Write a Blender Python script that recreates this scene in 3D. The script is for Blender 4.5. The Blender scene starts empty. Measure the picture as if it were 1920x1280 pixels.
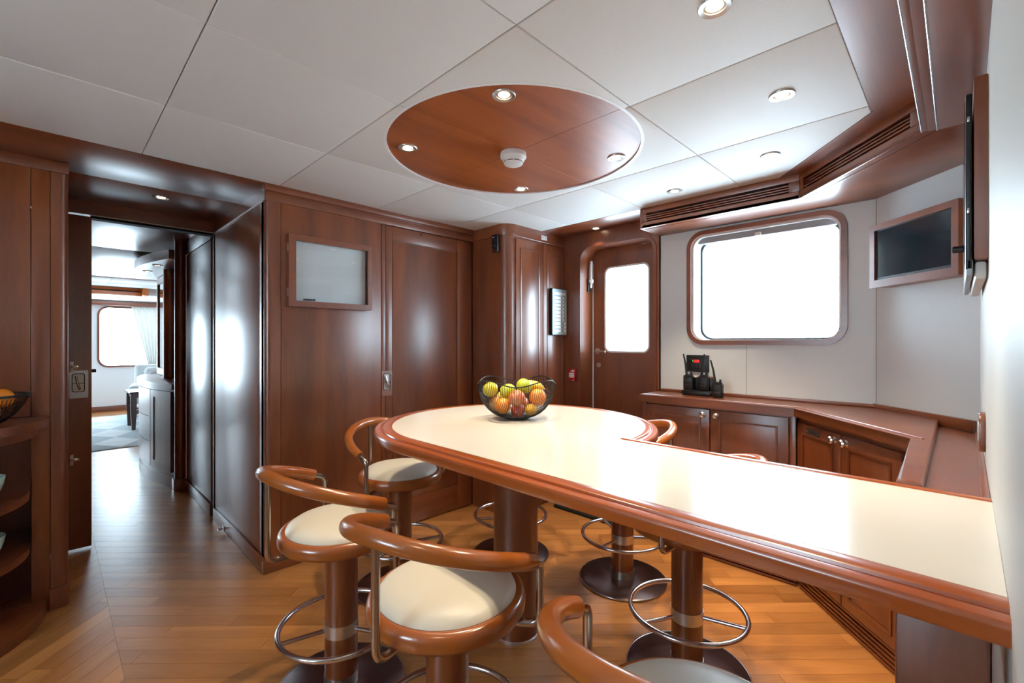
import bpy, bmesh, math, random
from mathutils import Vector, Matrix
random.seed(7)
sc = bpy.context.scene
C = sc.collection
PI = math.pi

# ---------------------------------------------------------------- camera, world, exposure
F, CX, CY, H = 852.0, 960.0, 641.0, 1.28          # focal length in px, principal point, eye height
YAW = math.radians(44.5)
FW = (-math.sin(YAW), math.cos(YAW)); RT = (math.cos(YAW), math.sin(YAW))
cam = bpy.data.cameras.new('camera'); cam_o = bpy.data.objects.new('camera', cam); C.objects.link(cam_o)
cam.sensor_width = 36; cam.lens = F/1920*36; cam.shift_y = 1/1920
cam.clip_start = 0.02; cam.clip_end = 100
cam_o.location = (0, 0, H); cam_o.rotation_euler = (PI/2, 0, YAW)
sc.camera = cam_o

W = bpy.data.worlds.new('world'); sc.world = W; W.use_nodes = True
bg = W.node_tree.nodes['Background']
bg.inputs[0].default_value = (0.68, 0.85, 1.0, 1); bg.inputs[1].default_value = 47.0
sc.view_settings.view_transform = 'Standard'; sc.view_settings.look = 'None'
sc.view_settings.gamma = 1; sc.view_settings.use_curve_mapping = False
sc.view_settings.exposure = -1.1
WARM = (1.0, 0.82, 0.58)
SPOT_W = 108.0

def ray(px, py):
    u = (px-CX)/F
    return (FW[0]+u*RT[0], FW[1]+u*RT[1], -(py-CY)/F)
def onz(px, py, z):
    d = ray(px, py); t = (z-H)/d[2]; return Vector((d[0]*t, d[1]*t, z))
def onx(px, py, x):
    d = ray(px, py); t = x/d[0]; return Vector((x, d[1]*t, H+d[2]*t))
def ony(px, py, y):
    d = ray(px, py); t = y/d[1]; return Vector((d[0]*t, y, H+d[2]*t))

def portal(loc, rot, sx, sy):
    l = bpy.data.lights.new('window_portal', 'AREA'); l.shape = 'RECTANGLE'; l.size = sx; l.size_y = sy
    l.cycles.is_portal = True
    o = bpy.data.objects.new('window_portal', l); C.objects.link(o); o.location = loc; o.rotation_euler = rot

# ---------------------------------------------------------------- materials
def S(r, g, b):
    f = lambda c: (c/255/12.92) if c <= 10 else ((c/255+0.055)/1.055)**2.4
    return (f(r), f(g), f(b), 1)
MATS = {}
def mat(name, col, rough=0.5, metal=0.0, coat=0.0, spec=0.5, emit=None, estr=0, bump=0, bscale=200, sheen=0):
    m = bpy.data.materials.new(name); m.use_nodes = True; MATS[name] = m
    nt = m.node_tree; p = nt.nodes['Principled BSDF']
    p.inputs['Base Color'].default_value = col; p.inputs['Roughness'].default_value = rough
    p.inputs['Metallic'].default_value = metal; p.inputs['Coat Weight'].default_value = coat
    p.inputs['Coat Roughness'].default_value = 0.12; p.inputs['Specular IOR Level'].default_value = spec
    if sheen: p.inputs['Sheen Weight'].default_value = sheen
    if emit: p.inputs['Emission Color'].default_value = emit; p.inputs['Emission Strength'].default_value = estr
    if bump:
        tc = nt.nodes.new('ShaderNodeTexCoord'); n = nt.nodes.new('ShaderNodeTexNoise'); b = nt.nodes.new('ShaderNodeBump')
        n.inputs['Scale'].default_value = bscale; n.inputs['Detail'].default_value = 3
        b.inputs['Strength'].default_value = bump; b.inputs['Distance'].default_value = 0.002
        nt.links.new(tc.outputs['Object'], n.inputs['Vector']); nt.links.new(n.outputs[0], b.inputs['Height'])
        nt.links.new(b.outputs[0], p.inputs['Normal'])
    return m
def wood(name, c1, c2, axis='z', rough=0.34, coat=0.8, rot=0.0, attr=None, scale=1.0, spec=0.8):
    m = bpy.data.materials.new(name); m.use_nodes = True; MATS[name] = m
    nt = m.node_tree; N = nt.nodes; L = nt.links; p = N['Principled BSDF']
    tc = N.new('ShaderNodeTexCoord'); mp = N.new('ShaderNodeMapping'); mp.vector_type = 'TEXTURE'
    st = {'x': (9, 1, 1), 'y': (1, 9, 1), 'z': (1, 1, 9)}[axis]
    mp.inputs['Scale'].default_value = st; mp.inputs['Rotation'].default_value = (0, 0, rot)
    L.new(tc.outputs['Object'], mp.inputs['Vector'])
    vec = mp.outputs[0]
    if attr:
        at = N.new('ShaderNodeAttribute'); at.attribute_name = attr
        ad = N.new('ShaderNodeVectorMath'); ad.operation = 'MULTIPLY_ADD'
        ad.inputs[1].default_value = (37, 53, 11)
        L.new(at.outputs['Vector'], ad.inputs[0]); L.new(vec, ad.inputs[2]); vec = ad.outputs[0]
    n1 = N.new('ShaderNodeTexNoise'); n1.inputs['Scale'].default_value = 7*scale; n1.inputs['Detail'].default_value = 5; n1.inputs['Distortion'].default_value = 0.6
    n2 = N.new('ShaderNodeTexNoise'); n2.inputs['Scale'].default_value = 90*scale; n2.inputs['Detail'].default_value = 3
    L.new(vec, n1.inputs['Vector']); L.new(vec, n2.inputs['Vector'])
    mx = N.new('ShaderNodeMath'); mx.operation = 'MULTIPLY_ADD'; mx.inputs[1].default_value = 0.3
    L.new(n2.outputs[0], mx.inputs[0]); L.new(n1.outputs[0], mx.inputs[2])
    cr = N.new('ShaderNodeValToRGB'); cr.color_ramp.elements[0].position = 0.34; cr.color_ramp.elements[1].position = 1.0
    cr.color_ramp.elements[0].color = c1; cr.color_ramp.elements[1].color = c2
    L.new(mx.outputs[0], cr.inputs[0])
    out = cr.outputs[0]
    if attr:
        hs = N.new('ShaderNodeHueSaturation')
        ma = N.new('ShaderNodeMath'); ma.operation = 'MULTIPLY_ADD'; ma.inputs[1].default_value = 0.36; ma.inputs[2].default_value = 0.78
        L.new(at.outputs['Fac'], ma.inputs[0]); L.new(ma.outputs[0], hs.inputs['Value']); L.new(out, hs.inputs['Color']); out = hs.outputs[0]
    L.new(out, p.inputs['Base Color'])
    p.inputs['Roughness'].default_value = rough; p.inputs['Coat Weight'].default_value = coat; p.inputs['Coat Roughness'].default_value = 0.3
    p.inputs['Specular IOR Level'].default_value = spec
    return m
CH1, CH2 = S(84, 33, 15), S(150, 78, 35)
for a in 'xyz': wood('cherry_'+a, CH1, CH2, a)
wood('table_trim', S(146, 66, 20), S(178, 90, 34), 'x', 0.2, 0.5)
wood('stool_wood', S(146, 74, 24), S(172, 94, 38), 'x', 0.2, 0.5)
wood('disc_veneer', S(112, 50, 16), S(168, 92, 40), 'y', 0.40, 0.0, rot=0.0, scale=1.2)
wood('floor_a', S(156, 94, 44), S(214, 148, 84), 'x', 0.3, 0.15, rot=PI/4, attr='pv')
wood('floor_b', S(156, 94, 44), S(214, 148, 84), 'x', 0.3, 0.15, rot=-PI/4, attr='pv')
wood('tray_wood_glow', S(190, 92, 26), S(226, 130, 50), 'y', 0.3, 0.2)  # orange brightened to carry the cove glow on the tray edge
wood('dark_leg', S(48, 22, 14), S(76, 38, 24), 'z', 0.3, 0.2)
mat('cream_panel', S(230, 236, 237), 0.45, bump=0.02)
mat('white_wall', S(226, 226, 220), 0.5, bump=0.03, bscale=60)
mat('tile_vinyl', S(232, 233, 231), 0.62, spec=0.3, bump=0.25, bscale=260)
mat('tile_gap', S(150, 145, 136), 0.8)
mat('laminate', S(234, 231, 223), 0.16, coat=0.3)
mat('cushion', S(226, 220, 204), 0.38, bump=0.05, bscale=300)
mat('chrome', S(228, 228, 230), 0.2, metal=1)
mat('steel', S(190, 186, 184), 0.22, metal=1)
mat('brushed', S(214, 212, 208), 0.36, metal=1)
mat('bronze_base', S(112, 92, 90), 0.3, metal=0.9)
mat('black_plastic', S(18, 18, 20), 0.4)
mat('black_wire', S(22, 22, 24), 0.35, metal=0.3)
mat('dark_void', S(14, 8, 6), 0.8)
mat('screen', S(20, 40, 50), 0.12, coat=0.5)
mat('white_plastic', S(236, 236, 234), 0.35)
mat('grey_plastic_sheen', S(164, 184, 198), 0.3)  # colour holds the pale blue door-pane reflection on the call panel
mat('label_white', S(244, 244, 242), 0.5)
mat('label_grey', S(90, 84, 82), 0.4, metal=0.4)
mat('red_plastic', S(186, 20, 24), 0.35)
mat('blind_grey', S(150, 148, 150), 0.7)
mat('gasket', S(30, 34, 36), 0.5)
mat('white_paint', S(240, 241, 242), 0.4)
mat('whiteboard', S(246, 250, 254), 0.25)
mat('mirror', S(225, 230, 234), 0.06, metal=1)
mat('mat_black', S(22, 22, 22), 0.95, bump=0.6, bscale=500)
mat('rug_light', S(222, 228, 228), 0.95); mat('rug_mid', S(190, 202, 206), 0.95)
mat('upholstery', S(216, 222, 222), 0.9, sheen=0.3)
mat('curtain', S(188, 186, 182), 0.9)
mat('celadon', S(176, 208, 194), 0.3)
mat('lamp_glow', (1, .8, .5, 1), 0.4, emit=(1, 0.80, 0.52, 1), estr=22)
mat('led_red', (1, .1, .1, 1), 0.4, emit=(1, 0.02, 0.03, 1), estr=1.6)
mat('led_green', (.1, 1, .1, 1), 0.4, emit=(.1, 1, .15, 1), estr=1.2)
mat('brass', S(190, 160, 90), 0.3, metal=1)
def fruit(name, c1, c2, scale=3, rough=0.4, bump=0.0):
    m = wood(name, c1, c2, 'z', rough, 0.1)
    for n in m.node_tree.nodes:
        if n.type == 'MAPPING': n.inputs['Scale'].default_value = (0.3, 0.3, 0.5)
    return m
fruit('apple_green', S(150, 178, 20), S(206, 214, 60)); fruit('orange_peel', S(226, 118, 12), S(240, 150, 40))
fruit('apple_red', S(150, 26, 22), S(214, 96, 60)); fruit('peach', S(176, 52, 40), S(226, 160, 96)); fruit('lemon', S(232, 168, 20), S(246, 200, 50))
fruit('banana', S(226, 178, 40), S(240, 206, 80)); fruit('lime_yellow', S(206, 196, 30), S(230, 210, 70)); fruit('mango', S(196, 128, 60), S(222, 170, 100))
def glass_mat():
    m = bpy.data.materials.new('glass'); m.use_nodes = True; MATS['glass'] = m
    nt = m.node_tree; N = nt.nodes; L = nt.links; N.remove(N['Principled BSDF'])
    t = N.new('ShaderNodeBsdfTransparent'); t.inputs[0].default_value = (0.96, 0.98, 0.98, 1)
    g = N.new('ShaderNodeBsdfGlossy'); g.inputs['Roughness'].default_value = 0.02
    f = N.new('ShaderNodeFresnel'); f.inputs[0].default_value = 1.45
    ge = N.new('ShaderNodeNewGeometry'); mr = N.new('ShaderNodeMapRange')      # same reflectance on both faces of the sheet
    mr.inputs['To Min'].default_value = 1.45; mr.inputs['To Max'].default_value = 1/1.45
    L.new(ge.outputs['Backfacing'], mr.inputs['Value']); L.new(mr.outputs[0], f.inputs[0])
    x = N.new('ShaderNodeMixShader')
    L.new(f.outputs[0], x.inputs[0]); L.new(t.outputs[0], x.inputs[1]); L.new(g.outputs[0], x.inputs[2])
    L.new(x.outputs[0], N['Material Output'].inputs[0])
glass_mat()

# ---------------------------------------------------------------- mesh helpers
class B:
    def __init__(s, M=None): s.bm = bmesh.new(); s.M = M
    def _add(s, verts, faces):
        vs = [s.bm.verts.new(s.M @ Vector(v) if s.M else v) for v in verts]
        fs = []
        for f in faces:
            try: fs.append(s.bm.faces.new([vs[i] for i in f]))
            except ValueError: pass
        return vs, fs
    def _bevel(s, fs, w, seg):
        es = list({e for f in fs for e in f.edges})
        bmesh.ops.bevel(s.bm, geom=es, offset=w, segments=seg, profile=0.5, affect='EDGES', clamp_overlap=True)
    def box(s, x0, x1, y0, y1, z0, z1, bev=0, seg=2):
        x0, x1 = sorted((x0, x1)); y0, y1 = sorted((y0, y1)); z0, z1 = sorted((z0, z1))
        v = [(x0,y0,z0),(x1,y0,z0),(x1,y1,z0),(x0,y1,z0),(x0,y0,z1),(x1,y0,z1),(x1,y1,z1),(x0,y1,z1)]
        _, fs = s._add(v, [(3,2,1,0),(4,5,6,7),(0,1,5,4),(1,2,6,5),(2,3,7,6),(3,0,4,7)])
        if bev: s._bevel(fs, bev, seg)
        return s
    def prism(s, poly, z0, z1, bev=0, seg=2, which='all'):
        n = len(poly)
        a = sum(poly[i][0]*poly[(i+1)%n][1]-poly[(i+1)%n][0]*poly[i][1] for i in range(n))
        if a < 0: poly = poly[::-1]
        v = [(p[0],p[1],z0) for p in poly]+[(p[0],p[1],z1) for p in poly]
        vs, fs = s._add(v, [tuple(range(n-1,-1,-1)), tuple(range(n,2*n))]+[(i,(i+1)%n,(i+1)%n+n,i+n) for i in range(n)])
        if bev:
            if which == 'all': es = list(fs[0].edges)+list(fs[1].edges)
            elif which == 'bottom': es = list(fs[0].edges)
            else: es = list(fs[1].edges)
            bmesh.ops.bevel(s.bm, geom=es, offset=bev, segments=seg, profile=0.5, affect='EDGES', clamp_overlap=True)
        return s
    def lathe(s, prof, c=(0,0,0), n=40, a0=0, a1=2*PI, sx=1, sy=1):
        full = abs(a1-a0-2*PI) < 1e-6; m = n if full else n+1; k = len(prof)
        v = []
        for i in range(m):
            a = a0+(a1-a0)*i/n
            for r, z in prof: v.append((c[0]+r*math.cos(a)*sx, c[1]+r*math.sin(a)*sy, c[2]+z))
        fs = []
        for i in range(n):
            j = (i+1) % m
            for q in range(k-1): fs.append((i*k+q, j*k+q, j*k+q+1, i*k+q+1))
        s._add(v, fs); bmesh.ops.remove_doubles(s.bm, verts=s.bm.verts, dist=1e-5)
        return s
    def cyl(s, c, r, z0, z1, n=32, bev=0.0):
        p = [(0,z0),(r-bev,z0),(r,z0+bev),(r,z1-bev),(r-bev,z1),(0,z1)] if bev else [(0,z0),(r,z0),(r,z1),(0,z1)]
        return s.lathe(p, (c[0],c[1],0), n)
    def tube(s, pts, r, n=12, closed=False, cap=True):
        pts = [Vector(p) for p in pts]; m = len(pts)
        rs = r if isinstance(r, (list, tuple)) else [r]*m
        T = []
        for i in range(m):
            a = pts[(i-1)%m] if (closed or i>0) else pts[i]; b = pts[(i+1)%m] if (closed or i<m-1) else pts[i]
            T.append((b-a).normalized())
        up = Vector((0,0,1)) if abs(T[0].z) < 0.9 else Vector((1,0,0))
        nrm = T[0].cross(up).normalized(); v = []
        for i in range(m):
            if i: 
                q = T[i-1].rotation_difference(T[i]); nrm = (q @ nrm); nrm = (nrm-T[i]*nrm.dot(T[i])).normalized()
            bn = T[i].cross(nrm)
            for j in range(n):
                a = 2*PI*j/n; v.append(pts[i]+(nrm*math.cos(a)+bn*math.sin(a))*rs[i])
        fs = []
        for i in range(m if closed else m-1):
            i2 = (i+1)%m
            for j in range(n): fs.append((i*n+j, i*n+(j+1)%n, i2*n+(j+1)%n, i2*n+j))
        if cap and not closed: fs += [tuple(range(n-1,-1,-1)), tuple((m-1)*n+j for j in range(n))]
        s._add([tuple(x) for x in v], fs); return s
    def ball(s, c, r, n=20, m=14, sx=1, sy=1, sz=1):
        prof = [(r*math.sin(PI*i/m), -r*sz*math.cos(PI*i/m)) for i in range(m+1)]
        return s.lathe(prof, c, n, sx=sx, sy=sy)
    def ring(s, outer, inner, f, d0, d1, bev=0):
        """frame between two loops of equal length; f maps (u,v,d) to 3D"""
        n = len(outer)
        v = [f(*p,d0) for p in outer]+[f(*p,d0) for p in inner]+[f(*p,d1) for p in outer]+[f(*p,d1) for p in inner]
        fs = []
        for i in range(n):
            j = (i+1)%n
            fs += [(i,j,n+j,n+i),(2*n+i,3*n+i,3*n+j,2*n+j),(i,2*n+i,2*n+j,j),(n+i,n+j,3*n+j,3*n+i)]
        _, F_ = s._add(v, fs)
        if bev:
            es = [e for e in s.bm.edges if len(e.link_faces)==2 and e.calc_face_angle(0) > 1.0]
            bmesh.ops.bevel(s.bm, geom=es, offset=bev, segments=2, profile=0.5, affect='EDGES', clamp_overlap=True)
        return s
    def plate(s, outer, holes, f, d0, d1):
        """extruded plate with holes"""
        for d in (d0, d1):
            es = []
            for lp in [outer]+holes:
                vs = [s.bm.verts.new(s.M @ Vector(f(*p,d)) if s.M else f(*p,d)) for p in lp]
                es += [s.bm.edges.new((vs[i], vs[(i+1)%len(vs)])) for i in range(len(vs))]
            bmesh.ops.triangle_fill(s.bm, edges=es, use_beauty=True)
        for lp in [outer]+holes:
            n = len(lp)
            s._add([f(*p,d0) for p in lp]+[f(*p,d1) for p in lp], [(i,(i+1)%n,(i+1)%n+n,i+n) for i in range(n)])
        bmesh.ops.remove_doubles(s.bm, verts=s.bm.verts, dist=1e-5)
        return s
def rrect(x0, x1, y0, y1, r, n=8):
    pts = []
    for cx, cy, a in ((x1-r,y1-r,0),(x0+r,y1-r,PI/2),(x0+r,y0+r,PI),(x1-r,y0+r,1.5*PI)):
        for i in range(n+1): pts.append((cx+r*math.cos(a+PI/2*i/n), cy+r*math.sin(a+PI/2*i/n)))
    return pts
def fillet(pts, r, n=8):
    pts = [Vector(p) for p in pts]; out = [pts[0]]
    for i in range(1, len(pts)-1):
        a, b, c = pts[i-1], pts[i], pts[i+1]
        d1 = (a-b).normalized(); d2 = (c-b).normalized()
        ang = d1.angle(d2); k = min(r/math.tan(ang/2), (a-b).length*0.49, (c-b).length*0.49)
        p, q = b+d1*k, b+d2*k
        for j in range(n+1):
            t = j/n; out.append((1-t)**2*p+2*t*(1-t)*b+t*t*q)
    out.append(pts[-1]); return out

MX = Matrix(((0,0,1,0),(1,0,0,0),(0,1,0,0),(0,0,0,1)))     # (u,v,d) -> wall facing x
MY = Matrix(((1,0,0,0),(0,0,1,0),(0,1,0,0),(0,0,0,1)))     # (u,v,d) -> wall facing y
def wloc(o):
    v = Vector(o.location)
    return v + (wloc(o.parent) if o.parent else Vector((0,0,0)))
def obj(name, b, m, parent=None, smooth=40):
    bm = b.bm
    bmesh.ops.recalc_face_normals(bm, faces=bm.faces)
    if parent is not None:
        bmesh.ops.translate(bm, verts=bm.verts, vec=-wloc(parent))
    me = bpy.data.meshes.new(name); bm.to_mesh(me); bm.free()
    me.materials.append(MATS[m] if isinstance(m, str) else m)
    if smooth:
        me.polygons.foreach_set('use_smooth', [True]*len(me.polygons)); me.set_sharp_from_angle(angle=math.radians(smooth))
    o = bpy.data.objects.new(name, me); C.objects.link(o)
    if parent is not None: o.parent = parent
    return o
def tag(o, label=None, cat=None, group=None, kind=None):
    if label: o['label'] = label
    if cat: o['category'] = cat
    if group: o['group'] = group
    if kind: o['kind'] = kind
    return o
def thing(name, label, cat, loc=(0,0,0), group=None):
    o = bpy.data.objects.new(name, None); C.objects.link(o); o.location = loc; o.empty_display_size = 0.1
    return tag(o, label, cat, group)
def struct(name, b=None, m=None, label=None):
    if b is None:
        o = bpy.data.objects.new(name, None); C.objects.link(o)
    else: o = obj(name, b, m)
    return tag(o, label, None, None, 'structure')
def copy_tree(o, parent=None):
    c = o.copy(); C.objects.link(c)
    if parent is not None: c.parent = parent
    for ch in list(o.children): copy_tree(ch, c)
    return c
def clip(poly, nx, ny, d):
    """keep the part of poly with nx*x+ny*y >= d"""
    out = []
    for i in range(len(poly)):
        p, q = poly[i], poly[(i+1)%len(poly)]
        a, b = nx*p[0]+ny*p[1]-d, nx*q[0]+ny*q[1]-d
        if a >= 0: out.append(p)
        if (a > 0 and b < 0) or (a < 0 and b > 0):
            t = a/(a-b); out.append((p[0]+(q[0]-p[0])*t, p[1]+(q[1]-p[1])*t))
    return out

# ================================================================ SETTING
HC = 2.15                       # ceiling
XA = -2.73                      # panelled wall on the left
YW = 3.005                      # outer wall with door and window
XR = 0.060                      # white wall on the right
ZS = 2.022                      # underside of the soffit
XH = -3.85                      # doorway plane
XF = -11.2                      # far salon wall
def wallx(y): return 0.0455+(y-0.56)*0.0190/2.29     # face of the right wall, slightly out of square

# ---- floor: chevron strip parquet, apex along y = .2
floor = struct('floor', B().box(-11.4, 2.4, -2.6, 3.4, -0.06, -0.012), 'dark_void', 'teak strip floor laid in chevrons')
def plank_rows():
    wdt, ln = 0.08, 0.62
    near, far = [], []
    for side in (1, -1):
        dx, dy = math.cos(PI/4), side*math.sin(PI/4); nx, ny = -dy, dx
        for k in range(-115, 145):
            off = random.random()*ln
            for q in range(-20, 16):
                s0 = q*ln+off; s1 = s0+ln
                t0, t1 = k*wdt, (k+1)*wdt
                g = 0.0006
                poly = [(dx*s+nx*t, dy*s+ny*t+0.2) for s, t in ((s0+g,t0+g),(s1-g,t0+g),(s1-g,t1-g),(s0+g,t1-g))]
                if max(p[0] for p in poly) < -11.3 or min(p[0] for p in poly) > 2.3: continue
                poly = clip(poly, 0, side, side*(0.2+side*0.0004))
                if len(poly) < 3: continue
                for c in ((0,1,-2.5),(0,-1,-3.2),(1,0,-11.3),(-1,0,-2.3)):
                    poly = clip(poly, *c)
                    if len(poly) < 3: break
                if len(poly) < 3: continue
                cx = sum(p[0] for p in poly)/len(poly); cy = sum(p[1] for p in poly)/len(poly)
                vis = (-3.9 < cx < 0.02 and -0.45 < cy < 2.85)
                if vis:
                    d = cx*FW[0]+cy*FW[1]; r = cx*RT[0]+cy*RT[1]
                    vis = d > 0.9 and abs(r/d) < 1.22 and not (cx < XA-0.1 and cy > 0.9) and not (cx > -0.2 and cy > 2.35) and not(cx < -3.1 and cy < -0.1)
                (near if vis else far).append((poly, side, random.random()))
    return near, far
near, far = plank_rows()
near.sort(key=lambda e: (sum(p[0] for p in e[0])/len(e[0]))**2+(sum(p[1] for p in e[0])/len(e[0]))**2)
far += near[300:]; near = near[:300]
def planks_mesh(items, name, m):
    b = B(); rv = []
    for poly, side, r in items:
        nf = len(b.bm.faces); b.prism(poly, -0.012, 0.0)
        rv += [r]*(len(b.bm.faces)-nf)
    b.bm.faces.ensure_lookup_table()
    o = obj(name, b, m, floor, smooth=0)
    ca = o.data.attributes.new('pv', 'FLOAT_COLOR', 'CORNER')
    col = []
    for p in o.data.polygons:
        for _ in p.loop_indices: col += [rv[p.index]]*3+[1.0]
    ca.data.foreach_set('color', col)
    return o
for it in near: planks_mesh([it], 'plank', 'floor_a' if it[1] > 0 else 'floor_b')
tag(planks_mesh([i for i in far if i[1] > 0], 'far_planks', 'floor_a'), kind='stuff')
tag(planks_mesh([i for i in far if i[1] < 0], 'far_planks', 'floor_b'), kind='stuff')

# ---- ceiling: square vinyl panels with a round veneer disc at one crossing
GX = [-2.70, -2.085, -1.468, -0.868, -0.235]
GY = [-2.5, -2.1, -1.5, -0.9, -0.3, 0.30, 0.90, 1.505, 2.12, 2.715]
DC = (-1.468, 1.505); DR = 0.571
ceil_top = B()
ceil_top.plate([(-3.2,-2.6),(2.4,-2.6),(2.4,3.4),(-3.2,3.4)], [], lambda u,v,d: (u,v,d), HC+0.012, HC+0.10)
ceiling = struct('ceiling', ceil_top, 'tile_gap', 'off-white vinyl panel ceiling with a round veneered inset')
DIAG = ((-0.675, 2.715), (-0.228, 2.176))   # slanted edge of the panels
def ceil_tile(poly):
    obj('ceiling_panel', B().prism(poly, HC, HC+0.013, bev=0.005, seg=3, which='bottom'), 'tile_vinyl', ceiling)
for i in range(len(GX)-1):
    for j in range(len(GY)-1):
        g = 0.0007
        x0, x1, y0, y1 = GX[i]+g, GX[i+1]-g, GY[j]+g, GY[j+1]-g
        poly = [(x0,y0),(x1,y0),(x1,y1),(x0,y1)]
        # slanted corner
        ex, ey = DIAG[1][0]-DIAG[0][0], DIAG[1][1]-DIAG[0][1]
        poly = clip(poly, ey, -ex, ey*DIAG[0][0]-ex*DIAG[0][1])
        if i == 0 and j == 8:      # cut for the tall cupboard
            poly = [(x0,y0),(x1,y0),(x1,y1),(-2.36,y1)]+[(-2.36-0.30*math.sin(a*PI/16), 2.415-0.08*0+0.0-0.0*a) for a in ()]+[(-2.37,2.50),(-2.40,2.45),(-2.45,2.405),(-2.52,2.372),(-2.60,2.352),(-2.70,2.345)]
        if len(poly) < 3: continue
        dx = 0 if (i == 1) else (1 if i == 2 else None); dy = 0 if j == 6 else (1 if j == 7 else None)
        if dx is not None and dy is not None:
            cxn = DC[0] + (-g if dx == 0 else g); sx = -1 if dx == 0 else 1
            sy = -1 if dy == 0 else 1
            arc = []
            R = DR+0.003
            for k in range(13):
                a = PI/2*k/12; arc.append((DC[0]+sx*max(g, R*math.cos(a)), DC[1]+sy*max(g, R*math.sin(a))))
            ox, oy = (x0 if dx == 0 else x1), (y0 if dy == 0 else y1)
            poly = [(ox, oy), (ox, DC[1]+sy*g)]+arc+[(DC[0]+sx*g, oy)]
        ceil_tile(poly)
# galley ceiling beside the camera
for x0, x1 in ((-0.235+0.002, 0.6),(0.602,1.2),(1.202,1.8),(1.802,2.3)):
    for y0, y1 in ((-2.1,-1.5),(-1.498,-0.9),(-0.898,-0.3),(-0.298,0.3)):
        ceil_tile([(x0,y0),(x1,y0),(x1,y1-0.002),(x0,y1-0.002)])
for q in range(4):
    n_ = 24; a0 = q*PI/2; g = 0.0007; sx, sy = ((1,1),(-1,1),(-1,-1),(1,-1))[q]
    pts = [(DC[0]+sx*g, DC[1]+sy*g)]+[(DC[0]+sx*g+(DR-0.004)*math.cos(a0+PI/2*k/n_), DC[1]+sy*g+(DR-0.004)*math.sin(a0+PI/2*k/n_)) for k in range(n_+1)]
    tag(obj('veneer_panel', B().prism(pts, HC+0.006, HC+0.02, 0.0006, 1, 'bottom'), 'disc_veneer', ceiling), 'quarter of the round cherry veneer inset')
obj('disc_rim', B().lathe([(DR+0.001,HC+0.0125),(DR-0.004,HC+0.0125),(DR-0.004,HC-0.0008),(DR+0.009,HC-0.0008),(DR+0.010,HC+0.002)], (DC[0],DC[1],0), 96), 'white_paint', ceiling)

# ---- wood ceiling strips around the panels
t1 = struct('trim_1', None, None, 'wood ceiling band above the passage')
obj('strip', B().box(-3.24, -2.702, -2.5, 3.2, HC, HC+0.02, 0.002), 'cherry_y', t1)
obj('strip', B().box(XH, -3.243, -0.4, 0.95, HC, HC+0.02, 0.002), 'cherry_y', t1)
t2 = struct('trim_2', None, None, 'wood ceiling strip above the outer door')
obj('strip', B().box(-2.74, -1.478, 2.717, YW+0.05, HC, HC+0.02, 0.002), 'cherry_x', t2)
# ---- soffit with air grilles (window side, slanted, right)
FA, FB = Vector((-0.587, 2.72, 0)), Vector((-0.093, 2.164, 0))
t3 = struct('trim_3', None, None, 'cherry soffit with air slots above window and corner')
und = [(-1.478,2.72),(FA.x,FA.y),(FB.x,FB.y),(FB.x,0.56),(XR+0.02,0.56),(XR+0.02,2.60),(-0.29,3.03),(-1.478,3.03)]
def offs(poly, d):
    return poly
# underside: edge strip and inner board with a reveal line
e = 0.041
dirv = (FB-FA).normalized(); nrm = Vector((-dirv.y, dirv.x, 0))
if nrm.x < 0: nrm = -nrm
FA2 = Vector((FA.x+e*0.42, FA.y+e, 0)); FB2 = Vector((FB.x+e, FB.y+e*0.44, 0))
obj('edge_strip', B().prism([(-1.478,2.72),(FA.x,FA.y),(FA2.x,FA2.y-0.001),(-1.478,2.72+e-0.001)], ZS+0.001, ZS+0.02, 0.002), 'cherry_x', t3)
obj('edge_strip', B().prism([(FA.x,FA.y),(FB.x,FB.y),(FB2.x-0.001,FB2.y-0.001),(FA2.x,FA2.y-0.001)], ZS+0.001, ZS+0.02, 0.002), 'cherry_x', t3)
obj('edge_strip', B().prism([(FB.x,FB.y),(FB.x,0.56),(FB2.x-0.001,0.56),(FB2.x-0.001,FB2.y-0.001)], ZS+0.001, ZS+0.02, 0.002), 'cherry_y', t3)
obj('soffit_board', B().prism([(-1.478,2.72+e),(FA2.x,FA2.y),(FB2.x,FB2.y),(XR+0.01,FB2.y),(XR+0.01,2.62),(-0.29,3.02),(-1.478,3.02)], ZS, ZS+0.02, 0.0015), 'cherry_x', t3)
obj('soffit_board', B().prism([(FB2.x,FB2.y-0.002),(FB2.x,0.56),(XR+0.01,0.56),(XR+0.01,FB2.y-0.002)], ZS, ZS+0.02, 0.0015), 'cherry_y', t3)
for a, b in ((( -0.0945,2.16),(-0.0915,0.56)), ((-0.0545,2.18),(-0.0515,0.56))):
    obj('edge_glint_line', B().tube([((a[0]+b[0])/2,b[1],ZS+0.0005),((a[0]+b[0])/2,a[1],ZS+0.0005)], 0.0024, 12), 'chrome', t3)  # chrome tubes added to stand for window highlights along the soffit edges
obj('corner_strip', B().prism([(-0.675,2.72),(-0.228,2.178),(-0.235,2.178),(-0.235,0.56),(FB.x+0.01,0.56),(FB.x+0.01,FB.y),(FA.x,FA.y+0.01)], HC+0.001, HC+0.02), 'cherry_y', t3)
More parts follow.
